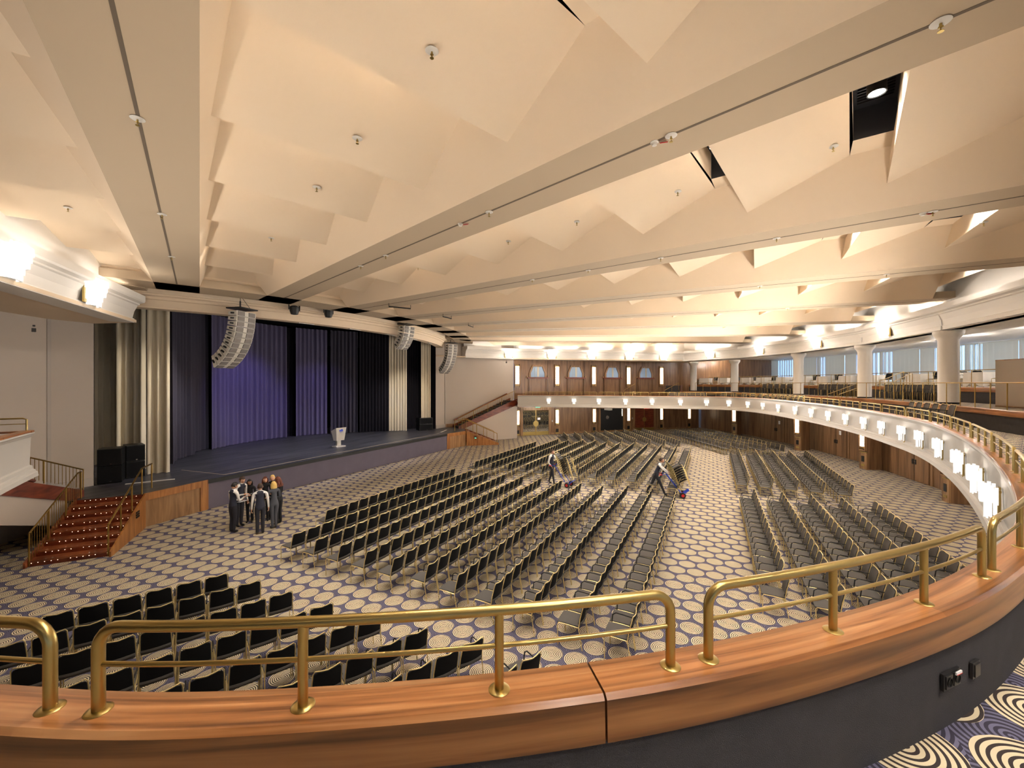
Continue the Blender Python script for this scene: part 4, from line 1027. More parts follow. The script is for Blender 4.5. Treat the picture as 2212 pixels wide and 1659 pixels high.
# sockets in the stage side panels
for s in (-1, 1):
    c = (s*11.15, -.93); an = atan2(.785, s*.62)+(0)
    m = MB()
    for i in range(4):
        for k in range(3): m.box(((i-1.5)*.07, 0, .62+k*.08), (.05, .02, .055), mi=1 if (k == 0 and s > 0 and i in (1, 2)) else 0)
    u = Vector((s*.62, -.785, 0)); b = Vector((s*10.65, -.35, 0))+u*.75-Vector((s*.785, .62, 0))*.07
    tag(m.build('socket_panel', ['black', 'green_sign'], None, False, (b.x, b.y, 0), atan2(u.y, u.x) if s > 0 else atan2(-u.y, -u.x)), 'small black socket panel on the %s stage stair side' % ('near' if s < 0 else 'far'), 'socket')

# ================================================================== terraces: rails, tables, blinds, partition
tl, tn, tu = TER.seg(TER.nearest(-2, -27.4), TER.nearest(31.0, -16.8), .8)
pts = [Vector((p[0]-n[0]*-.08, p[1]-n[1]*-.08, ZT+.02)) for p, n in zip(tl, tn)]
railing('terrace_railing', pts, 'long brass railing at eye level along the terrace before the columns', mids=0, r=.02, step=.92, h=.93, post_r=.016)
ul, un, uu = UPP.seg(UPP.nearest(6.5, -29.9), UPP.nearest(32.0, -18.2), .8)
railing('terrace_railing', [Vector((p[0]+n[0]*.08, p[1]+n[1]*.08, ZU+.02)) for p, n in zip(ul, un)], 'brass railing of the upper terrace before the white tables', mids=0, r=.02, step=1.35, h=.82, post_r=.016)
def incl(px0, py0, px1, py1, Y0, Y1, label, h=.86):
    a, b = D(px0, py0, Y0), D(px1, py1, Y1); a.z -= h; b.z -= h
    railing('stair_railing', [a, b], label, mids=0, r=.02, step=1.0, h=h, post_r=.014, group=None)
incl(1787, 852, 1847, 830, 24.3, 26.0, 'slanting handrail of the small steps to the terrace, outer')
incl(1812, 852, 1870, 832, 23.9, 25.6, 'slanting handrail of the small steps to the terrace, inner')
incl(1901, 823, 1952, 803, 21.8, 23.2, 'slanting handrail of the steps to the upper terrace, outer')
incl(1931, 824, 1971, 806, 21.3, 22.6, 'slanting handrail of the steps to the upper terrace, inner')
incl(1348, 843, 1372, 829, 39.2, 40.0, 'slanting handrail where the far gallery climbs to the terrace')
incl(1436, 843, 1466, 827, 40.5, 41.5, 'handrail beside the dark steps at the far gallery end')
t = thing('gallery_steps', 'dark carpeted steps with wooden cheek at the far gallery end', 'stairs', D(1452, 850, 41.5)); m = MB()
for k in range(5): m.box((.3*k, 0, .12+.15*k), (.34, 1.4, .15), 0)
m.build('tread', 'navycarpet', t, False)['kind'] = 'stuff'
m = MB(); m.box((1.1, -.8, .4), (1.8, .06, .9)); m.build('cheek', 'rednatural', t, False)
# window wall: sill wall, posts, vertical blinds
for k, (a, b) in enumerate(zip(WIN, WIN[1:])):
    wallseg(f'wall_window_{k+1}_sill', a, b, ZU-.05, ZU+.35, 'partition', .15)
    if k < 4:
        L = hypot(b[0]-a[0], b[1]-a[1]); an = atan2(b[1]-a[1], b[0]-a[0]); nb = max(1, round(L/3.4))
        for j in range(nb):
            f0, f1 = j/nb, (j+1)/nb; c = (a[0]+(b[0]-a[0])*(f0+f1)/2, a[1]+(b[1]-a[1])*(f0+f1)/2); w = L/nb
            nx, ny = (sin(an), -cos(an))
            if nx*(c[0]-0)+ny*(c[1]+10) > 0: nx, ny = -nx, -ny
            cc = (c[0]+nx*.25, c[1]+ny*.25); ns = int(w/.127); m = MB(); closed = (j+k) % 2 == 0
            for q in range(ns):
                x = -w/2+.06+q*.127; aa = radians((12 if (q < ns*.35) == closed else (-28 if (q*7+j) % 3 else 10))+(5 if q % 3 else 0))
                m.box((x, 0, (ZU+.06+8.0)/2), (.118, .004, 8.0-ZU-.1), aa)
            m.box((0, 0, 7.96), (w, .07, .06))
            tag(m.build('vertical_blind', 'blindslat', None, False, (cc[0], cc[1], 0), an), 'pale vertical blind over blue window glass, %s from the far corner' % nth(sum(max(1, round(hypot(q[0]-p[0], q[1]-p[1])/3.4)) for p, q in list(zip(WIN, WIN[1:]))[:k])+j+1), 'blind', 'vertical blinds along the window wall')
            m = MB(); m.box((w/2, 0, 6.5), (.22, .16, 3.1)); struct(m.build(f'window_{10+k*6+j}', 'white', None, False, (c[0], c[1], 0), an))
        wallseg(f'wall_window_{k+1}_far_glass', (a[0]*1.0, a[1]), b, 8.0, 8.3, 'white', .2)
    else:
        wallseg(f'wall_window_{k+1}_panel', a, b, ZU+.35, 8.2, 'greywall', .15)
a, b = P(2153, 878, ZT), P(2290, 886, ZT)
d = b-a; m = MB(); m.box((0, 0, .93), (d.length, .08, 1.8)); pt_ = m.build('partition_screen', 'partition', None, False, ((a.x+b.x)/2, (a.y+b.y)/2, ZT), atan2(d.y, d.x)); tag(pt_, 'plain beige partition screen with thin wooden edge on the terrace', 'screen')
for z_ in (1.85, .02): m = MB(); m.box((0, 0, z_), (d.length, .1, .04)); m.build('wooden_edge', 'walltrim', pt_, False)
TABX = [1526, 1567, 1617, 1652, 1697, 1742, 1786, 1836, 1889, 1988, 2067, 2124]
upo = Curve([(p[0]+n[0]*1.25, p[1]+n[1]*1.25) for p, n in zip(UPP.p[::6], UPP.n[::6])], 1, .15)
tab0 = None; TABPOS = []
for i, px in enumerate(TABX):
    u = upo.at_px(px, 0, upo.nearest(6, -31.5)); (x, y), n = upo.at(u); an = atan2(n[1], n[0])
    lab = 'table under a white cloth on the upper terrace, %s from the far corner' % nth(i+1)
    TABPOS.append((x, y, u, n))
    if tab0 is None:
        tab0 = thing('dining_table', lab, 'table', (x, y, ZU), an, 'white tables on the upper terrace')
        m = MB(); m.box((0, 0, .735), (.8, 1.1, .03)); m.build('tabletop', 'walltrim', tab0, False)
        for sx in (-1, 1):
            for sy in (-1, 1): m = MB(); m.tube([(sx*.34, sy*.48, 0), (sx*.34, sy*.48, .72)], .018, 6); m.build('leg', 'chrome', tab0)
        m = MB(); vs = []; N_ = 32
        for r_, z in ((0, .757), (1, .757), (1.0, .74), (1.0, .5), (1.03, .2)):
            for k in range(N_):
                a = 2*pi*k/N_; c_, s_ = cos(a), sin(a); q_ = 1/max(abs(c_), abs(s_)); wv = 1+(.05*sin(a*9) if z < .6 else 0)+(.02*sin(a*5) if z < .4 else 0)
                hang = z if z > .55 else z+.16*abs(sin(2*a))**3*(-1 if z < .4 else -.2)
                vs.append((c_*q_*.42*r_*wv, s_*q_*.57*r_*wv, max(.06, hang)))
        m.add(vs, [(j*N_+k, j*N_+(k+1) % N_, (j+1)*N_+(k+1) % N_, (j+1)*N_+k) for j in range(4) for k in range(N_)])
        cl0 = m.build('tablecloth', 'cloth', None, True, (x, y, ZU), an, angle=60); cl = cl0
        tag(cl, 'white tablecloth draped on the %s terrace table from the far corner' % nth(i+1), 'tablecloth', 'tablecloths on the upper terrace')
    else:
        dup(tab0, (x, y, ZU), an, lab); cl = dup(cl0, (x, y, ZU), an, 'white tablecloth draped on the %s terrace table from the far corner' % nth(i+1))
# fire extinguishers on the far terrace wall
for i, px in enumerate((1580, 1587.5)):
    a = hit(px, SWR0, SWR1); z = EYE-(799-HZ)*depth(*a)/F; m = MB(); m.lathe([(.0, -.3), (.09, -.28), (.09, .12), (.04, .2), (.03, .26)], (0, 0, 0), 12); m.box((0, -.1, .0), (.1, .02, .14), mi=1)
    tag(m.build('fire_extinguisher', ['red', 'paper'], None, True, (a[0]+NS[0]*.16, a[1]+NS[1]*.16, z)), 'red fire extinguisher on the dark far terrace wall, %s' % ('beside the sign' if i == 0 else 'the one nearer the blinds'), 'fire extinguisher', 'fire extinguishers')

# ================================================================== details on the near parapet wall and ceiling
def on_inner(px, py):
    best = None
    for i in range(len(BAL.p)):
        (x, y) = (BAL.p[i][0]+BAL.n[i][0]*.165, BAL.p[i][1]+BAL.n[i][1]*.165); q = proj(x, y, 3.8)
        if q and q[2] < 6 and (best is None or abs(q[0]-px) < best[0]) and BAL.p[i][1] < -17: best = (abs(q[0]-px), i, x, y, q[2])
    _, i, x, y, Y = best; n = BAL.n[i]; return (x+n[0]*.004, y+n[1]*.004, EYE-(py-HZ)*Y/F), atan2(n[1], n[0])+pi/2
loc, an = on_inner(2056, 1463)
t = thing('power_socket', 'double black power socket on the dark carpeted parapet wall', 'socket', loc, an)
m = MB(); m.box((0, -.006, 0), (.15, .012, .08)); m.build('plate', 'socket', t, False)
for s in (-1, 1):
    m = MB(); m.box((s*.036, -.014, 0), (.056, .008, .062)); i_ = m.build('insert', 'socket', t, False)
    m = MB(); m.lathe([(.021, 0), (.023, .004), (.019, .004), (.019, .0), (.001, .0)], (s*.036, -.018, 0), 20, M=Matrix.Rotation(pi/2, 3, 'X')); m.build('recess', 'black', t)
m = MB(); m.box((.036, -.022, .03), (.05, .006, .014)); m.box((.036, -.0255, .0245), (.05, .001, .003), mi=1); m.build('label_strip', ['paper', 'red'], t, False)
loc, an = on_inner(2096, 1442)
t = thing('blank_wall_plate', 'single black blank plate next to the double power socket', 'socket', loc, an)
m = MB(); m.box((0, -.006, 0), (.08, .012, .08)); m.box((0, -.014, 0), (.056, .008, .062)); m.build('plate', 'socket', t, False)
# sprinklers: on the beams, and between them
sp0 = None
def sprinkler(p, lab, grp):
    global sp0
    if sp0 is None:
        sp0 = thing('ceiling_sprinkler', lab, 'sprinkler', p, 0, grp)
        m = MB(); m.lathe([(.001, 0), (.075, 0), (.085, -.012), (.05, -.022), (.001, -.024)][::-1], (0, 0, 0), 18); m.build('rosette', 'pa_white', sp0)
        m = MB(); m.lathe([(.012, -.02), (.012, -.05), (.022, -.055), (.022, -.062), (.006, -.065), (.006, -.095), (.026, -.1), (.026, -.104)][::-1], (0, 0, 0), 10); m.build('nozzle', 'brass', sp0)
    else: dup(sp0, p, 0, lab, grp)
def beam_pt(k, px):
    a = BEAMS[k]; best = min((abs((proj(*polar(r, a), ZBM) or (9e9, 0, 0))[0]-px), r) for r in [22+i*.05 for i in range(500)] if (proj(*polar(r, a), ZBM) or (0, 0, 0))[2] > 1)
    return polar(best[1], a)
NB = ['widest', 'long diagonal', 'third', 'fourth', 'fifth', 'sixth']
for k, xs in ((0, (297, 350, 371)), (1, (2030, 1447, 1055, 833, 780)), (2, (2015, 1676, 1428, 1270, 1150)), (3, (1915, 1640)), (4, (1700, ))):
    for i, px in enumerate(xs):
        if k == 0:
            py = (255, 462, 554)[i]; q = P(px, py, ZBM); x, y = q.x, q.y
        else: x, y = beam_pt(k, px)
        sprinkler((x, y, ZBM), 'ceiling sprinkler %s from the camera end along the %s beam' % (nth(i+1), NB[k]) if False else 'ceiling sprinkler on the %s beam, %s towards the stage' % (NB[k], nth(i+1)), 'sprinklers on the beams')
for i, (px, py) in enumerate(((933, 108), (772, 297), (684, 403), (586, 514), (1800, 316), (1464, 413), (1246, 478), (1098, 521), (903, 577), (1823, 519), (1595, 552), (1424, 577), (147, 448), (2125, 479))):
    # meet the folded panel: try heights between its low and high end
    best = None
    for q in range(60):
        z = ZL-.05+.68*q/59; p = P(px, py, z); r = hypot(p.x-C0[0], p.y-C0[1])
        for a_, b_ in zip(STEPS, STEPS[1:]):
            if a_ <= r < b_-.62:
                zz_ = ZL+(ZH-ZL)*(r-a_)/(b_-.62-a_)
                if best is None or abs(zz_-z) < best[0]: best = (abs(zz_-z), p, zz_)
    if best and best[0] < .1: sprinkler((best[1].x, best[1].y, best[2]+.0), 'ceiling sprinkler on the folded panels, %s of them' % nth(i+1), 'sprinklers on the folded panels')
for i, (k, px) in enumerate(((1, 1412), (1, 993), (2, 1993))):
    x, y = beam_pt(k, px); t = thing('smoke_detector', 'round white smoke detector with red tag on the %s beam, %s' % (NB[k], ('middle', 'towards the stage', 'near the far ring')[i]), 'smoke detector', (x, y, ZBM), radians(-80))
    m = MB(); m.lathe([(.001, -.06), (.035, -.055), (.045, -.02), (.06, -.012), (.06, 0)], (0, 0, 0), 16); m.build('body', 'pa_white', t)
    m = MB(); m.box((.13, 0, -.03), (.11, .07, .012), M=Matrix.Rotation(.5, 3, 'X')); m.build('red_tag', 'red', t, False)
# downlights seen in the dark troughs
dl0 = None; cnt = 0
SEEN = [l for l in LIT if (proj(l[0], l[1], 9.9) and 1100 < proj(l[0], l[1], 9.9)[0] < 2260 and -60 < proj(l[0], l[1], 9.9)[1] < 800 and l[3] >= 3)]
SEEN.sort(key=lambda l: proj(l[0], l[1], 9.9)[2])
for i, (x, y, bi, k, f) in enumerate(SEEN[:40]):
    lab = 'black cylinder downlight in a dark ceiling trough, %s counting away from the camera' % nth(i+1)
    if dl0 is None:
        dl0 = thing('ceiling_downlight', lab, 'downlight', (x, y, 10.0), 0, 'black downlights in the ceiling troughs')
        m = MB(); m.lathe([(.13, .35), (.13, 0), (.115, 0), (.1, .05)][::-1], (0, 0, 0), 20); m.build('housing', 'black', dl0)
        m = MB(); m.lathe([(.001, .0), (.1, .0), (.1, .03), (.001, .03)], (0, 0, .01), 20); m.build('lamp_lens', 'bulb', dl0)
    else: dup(dl0, (x, y, 10.0), 0, lab)
# ================================================================== chairs
def chair_parts():
    # local frame: sitter looks along +y, origin on the floor under the middle of the seat
    out = []
    m = MB(); rows = []
    K, N_ = 5, 5; vs = []
    for j in range(K):
        y = .225-.45*j/(K-1)
        for i in range(N_):
            x = -.215+.43*i/(N_-1); e = 1-(abs(2*i/(N_-1)-1)**3)*.35-(.4 if j == 0 else 0)
            vs.append((x*(1 if j < 4 else .94), y, .438+.036*e-.010*(j/(K-1))))
    n0 = len(vs); vs += [(x, y, .425) for x, y, z in vs]
    fs = [(j*N_+i, j*N_+i+1, (j+1)*N_+i+1, (j+1)*N_+i) for j in range(K-1) for i in range(N_-1)]
    rim = [i for i in range(N_)]+[j*N_+N_-1 for j in range(1, K)]+[(K-1)*N_+i for i in range(N_-2, -1, -1)]+[j*N_ for j in range(K-2, 0, -1)]
    fs += [(rim[i], rim[(i+1) % len(rim)], rim[(i+1) % len(rim)]+n0, rim[i]+n0) for i in range(len(rim))]
    fs += [tuple(n0+r for r in rim)]
    m.add(vs, fs); out.append(('seat', m, 'fabric'))
    m = MB(); cols, rws = 7, 6; fr = []; bk = []
    for r in range(rws):
        t = r/(rws-1)
        for c in range(cols):
            u = 2*c/(cols-1)-1; x = u*.205*(1-.06*t if r < rws-1 else .9)
            zt = .865-(.028*(1-u*u))*(1)+.0
            z = .50+(zt-.50)*t; y = -.215-.085*t-.03*(1-u*u)
            if abs(u) == 1 and r == rws-1: z -= .035
            bulge = .02*sin(pi*min(1, max(0, t*1.05)))*(1-abs(u)**4)
            fr.append((x, y+.012+bulge, z)); bk.append((x, y-.016, z))
    n0 = len(fr); vs = fr+bk
    g = lambda r, c: r*cols+c
    fs = [(g(r, c), g(r, c+1), g(r+1, c+1), g(r+1, c)) for r in range(rws-1) for c in range(cols-1)]
    fb = [(n0+g(r, c), n0+g(r+1, c), n0+g(r+1, c+1), n0+g(r, c+1)) for r in range(rws-1) for c in range(cols-1)]
    rim = [g(0, c) for c in range(cols)]+[g(r, cols-1) for r in range(1, rws)]+[g(rws-1, c) for c in range(cols-2, -1, -1)]+[g(r, 0) for r in range(rws-2, 0, -1)]
    fe = [(rim[i], rim[(i+1) % len(rim)], n0+rim[(i+1) % len(rim)], n0+rim[i]) for i in range(len(rim))]
    m.add(vs, fs, 0); m2 = MB(); m2.add([vs[i] for i in range(len(vs))], fb+fe); m.add([], [], 0)
    m.f += [tuple(f) for f in fb+fe]; m.m += [1]*len(fb+fe); m.uv += [None]*len(fb+fe)
    # padded roll under the back
    m.tube([(x, -.222-.032*(1-(x/.2)**2), .492) for x in (-.2, -.1, 0, .1, .2)], .03, 7, mi=0)
    out.append(('backrest', m, ['fabric', 'fabric_black']))
    R_ = .0098
    for s in (-1, 1):
        m = MB(); m.tube([(s*.232, .205, 0), (s*.232, .215, .40), (s*.228, .19, .438)], R_, 6); out.append(('leg', m, 'goldtube'))
    for s in (-1, 1):
        m = MB(); m.tube([(s*.225, -.285, 0), (s*.228, -.215, .42)], R_, 6); out.append(('leg', m, 'goldtube'))
    m = MB(); m.tube([(-.222, -.215, .42), (-.214, -.24, .6), (-.205, -.30, .835), (-.18, -.308, .872), (-.09, -.325, .858), (0, -.332, .846), (.09, -.325, .858), (.18, -.308, .872), (.205, -.30, .835), (.214, -.24, .6), (.222, -.215, .42)], R_, 6); out.append(('back_frame', m, 'goldtube'))
    m = MB(); m.tube([(-.228, .19, .438), (-.226, 0, .436), (-.222, -.215, .42)], R_, 6); m.tube([(.228, .19, .438), (.226, 0, .436), (.222, -.215, .42)], R_, 6); m.tube([(-.228, .19, .43), (.228, .19, .43)], .009, 5); out.append(('seat_frame', m, 'goldtube'))
    m = MB(); m.tube([(.238, .17, .44), (.240, .15, .60), (.240, .09, .645), (.238, -.06, .64), (.222, -.245, .635)], .0115, 6, 0); out.append(('armrest', m, 'black'))
    return out
CP = chair_parts()
chair0 = thing('conference_chair', '', 'chair', (0, 0, -50))
for nm, m, mt in CP: m.build(nm, mt, chair0)
plist = []                    # (x, y, z, rz, label, group, (tilt))
def toward(dx, dy): return atan2(dy, dx)-pi/2
def row(x, y, ux, uy, n, face, lab, grp, pitch=.487, skip=()):
    rz = toward(*face)
    for i in range(n):
        if i in skip: continue
        plist.append((x+ux*pitch*i, y+uy*pitch*i, 0, rz+random.uniform(-.025, .025), lab(i), grp))
RN = [6.85, 7.85, 8.8, 9.73, 10.67, 11.58, 12.55, 13.48, 14.43, 15.38, 16.37, 17.3]
STG = (0, 1)
for k, n_ in enumerate(RN):   # seat middle lies .28 m in front of the back
    y = -n_+.30
    k0_ = 4 if k == 0 else 0
    row(-10.0+.487*k0_+(.0 if k != 6 else .1), y, 1, 0, 20-k0_+(1 if k > 8 else 0), STG, lambda i, k=k: 'black chair, %s seat from the stair aisle, %s row from stage, near middle block' % (nth(i+1), nth(k+1)), 'chairs of the near middle block')
    s0 = [1.6, 1.72, 1.86, 2.1, 2.1, 2.2, 2.3, 2.28, 2.3, 2.4, 2.2, 2.0][k]; e0 = [9.76, 11.9, 11.7, 12.15, 12.25, 12.14, 12.2, 12.37, 12.5, 12.8, 12.8, 12.95][k]
    row(s0, y, 1, 0, int((e0-s0)/.487+1.4), STG, lambda i, k=k: 'black chair, %s seat from the worker aisle, %s row from stage, far middle block' % (nth(i+1), nth(k+1)), 'chairs of the far middle block', skip=(0, 1, 2) if k == 5 else ())
AF = [(-12.62, 8.6), (-12.49, 9.6), (-12.48, 10.66), (-12.42, 11.8), (-12.28, 12.92), (-12.26, 14.0), (-12.05, 15.02), (-11.98, 16.05), (-11.8, 17.1)]
ux, uy = -.902, .432          # row direction outward (plan y up)
for k, (s_, n_) in enumerate(AF):
    f = (-uy*-1*0+.432, .902)
    row(s_+f[0]*.3, -n_+f[1]*.3, ux, uy, 6+int(k*1.4)+(1 if k else 0), f, lambda i, k=k: 'black chair, %s from the aisle end, %s row of the angled near block' % (nth(i+1), nth(k+1)), 'chairs of the angled near block', pitch=.487)
for k in range(9):
    f = (-.454, .891)
    row(14.0+.14*k+f[0]*.3, -(8.0+1.05*k)+f[1]*.3, .891, .454, 6+int(1.5*k), f, lambda i, k=k: 'black chair, %s from the aisle end, %s row of the angled far block' % (nth(i+1), nth(k+1)), 'chairs of the angled far block')
for k, n_ in enumerate((20.15, 21.1, 22.05, 23.0, 23.97)):
    row(1.25, -n_+.3, -1, 0, (17, 18, 18, 17, 15)[k], STG, lambda i, k=k: 'black chair with armrest, %s from the cross aisle, %s row of the near rear block' % (nth(i+1), nth(k+1)), 'chairs of the near rear block', pitch=.49, skip=(16,) if k == 0 else ())
    row(4.0, -n_+.3, 1, 0, (19, 19, 20, 20, 21)[k], STG, lambda i, k=k: 'black chair with armrest, %s from the cross aisle, %s row of the far rear block' % (nth(i+1), nth(k+1)), 'chairs of the far rear block')
plist.append((-6.95, -19.85, 0, .0, 'single black chair a little apart at the camera end of the rear block', 'chairs of the near rear block'))
for k in range(4):
    f = (-.5, .866)
    row(15.6+.16*k+f[0]*.3, -(19.7+1.12*k)+f[1]*.3, .866, .5, 18, f, lambda i, k=k: 'black chair, %s from the aisle end, %s row of the rear corner block' % (nth(i+1), nth(k+1)), 'chairs of the rear corner block')
# balcony and terraces
bl = []
def balrow(px0, px1, off, n, lab, grp, z=ZF, c=BAL, lo=None, hi=None, flip=1, turn=0):
    u0, u1 = c.at_px(px0, off, lo or 0, hi), c.at_px(px1, off, lo or 0, hi)
    for i in range(n):
        u = u0+(u1-u0)*i/max(1, n-1); (x, y), nn = c.at(u, off)
        plist.append((x, y, z, toward(-nn[0]*flip, -nn[1]*flip)+turn+random.uniform(-.05, .05), lab % nth(i+1), grp))
balrow(1452, 1522, .95, 7, 'black chair behind the brass rail on the far gallery, %s in line', 'chairs on the balcony', lo=uM)
balrow(1560, 1722, .95, 13, 'black chair behind the brass rail at the balcony bend, %s in line', 'chairs on the balcony', lo=uM)
balrow(1953, 2035, 2.1, 6, 'black chair on the balcony before the terrace kerb, %s in line', 'chairs on the balcony', lo=uM)
UM = UPP.nearest(6, -30)
balrow(1648, 1718, -.45, 6, 'black chair against the upper riser on the terrace, %s of the far set', 'chairs on the terrace', ZT, UPP, UM, turn=.5)
balrow(1772, 1840, -.45, 6, 'black chair against the upper riser on the terrace, %s of the middle set', 'chairs on the terrace', ZT, UPP, UM, turn=.5)
balrow(1915, 2030, -.5, 9, 'black chair against the upper riser on the terrace, %s of the set beside the thick column', 'chairs on the terrace', ZT, UPP, UM, turn=.5)
for i, (x, y, u, n) in enumerate(TABPOS):
    for s in (-1, 1):
        tx, ty = -n[1], n[0]
        cx, cy = x+tx*s*.98, y+ty*s*.98
        if i == 7 and s < 0: continue
        plist.append((cx, cy, ZU, toward(-tx*s, -ty*s), 'black chair at the %s white terrace table from the far corner, its %s side' % (nth(i+1), 'camera' if s < 0 else 'window'), 'chairs at the terrace tables'))
# keep what the picture can show
edge = {}
for i, (p, n) in enumerate(zip(BAL.p, BAL.n)):
    q = proj(p[0], p[1], ZC)
    if q and q[2] < 4.6: edge[int(q[0]//20)] = min(edge.get(int(q[0]//20), 9e9), q[1])
    
def size_px(c):
    q = proj(c[0], c[1], c[2]+.86)
    if not q or q[2] < .5: return -1
    if not (-25 < q[0] < 2240 and q[1] < 1659): return -1
    if c[2] == 0:
        e = edge.get(int(q[0]//20))
        if e and q[1]-4 > e: return -1
    return F*.86/q[2]
cs = sorted([(size_px(c), i) for i, c in enumerate(plist) if size_px(c) > 0], reverse=True)
N_IND = 300-16
near = set(i for _, i in cs[:N_IND]); far = [i for _, i in cs[N_IND:]]
used0 = False
for i, c in enumerate(plist):
    if i in near:
        if not used0: chair0.location = c[:3]; chair0.rotation_euler = (0, 0, c[3]); chair0['label'] = c[4]; chair0['group'] = c[5]; used0 = True
        else: dup(chair0, c[:3], c[3], c[4], c[5])
# the distant chairs, past the three hundred largest: one object
allm = []; base = []
for nm, m, mt in CP:
    mts = mt if isinstance(mt, list) else [mt]
    for x in mts:
        if x not in allm: allm.append(x)
    base.append((m, [allm.index(x) for x in mts]))
bv = []; bf = []; bm = []
for m, mi in base:
    n = len(bv); bv += [Vector(v) for v in m.v]; bf += [tuple(i+n for i in f) for f in m.f]; bm += [mi[k if k < len(mi) else 0] for k in m.m]
import array
V = array.array('f'); Ls = array.array('i'); Lt = array.array('i'); Lv = array.array('i'); MI = array.array('i')
off = 0; lo = 0
for i in far:
    x, y, z, rz = plist[i][:4]; c_, s_ = cos(rz), sin(rz)
    for v in bv: V.extend((x+v.x*c_-v.y*s_, y+v.x*s_+v.y*c_, z+v.z))
    for f, k in zip(bf, bm):
        Ls.append(lo); Lt.append(len(f)); Lv.extend([a+off for a in f]); lo += len(f); MI.append(k)
    off += len(bv)
me = bpy.data.meshes.new('distant_chairs'); me.vertices.add(len(V)//3); me.vertices.foreach_set('co', V); me.loops.add(len(Lv)); me.loops.foreach_set('vertex_index', Lv)
me.polygons.add(len(Ls)); me.polygons.foreach_set('loop_start', Ls); me.polygons.foreach_set('loop_total', Lt)
for x in allm: me.materials.append(MATS[x])
me.polygons.foreach_set('material_index', MI); me.update(calc_edges=True); me.validate()
o = bpy.data.objects.new('distant_chairs', me); COL.objects.link(o)
tag(o, 'all the distant black chairs in rows across the hall and terraces', 'chairs', None, 'stuff')

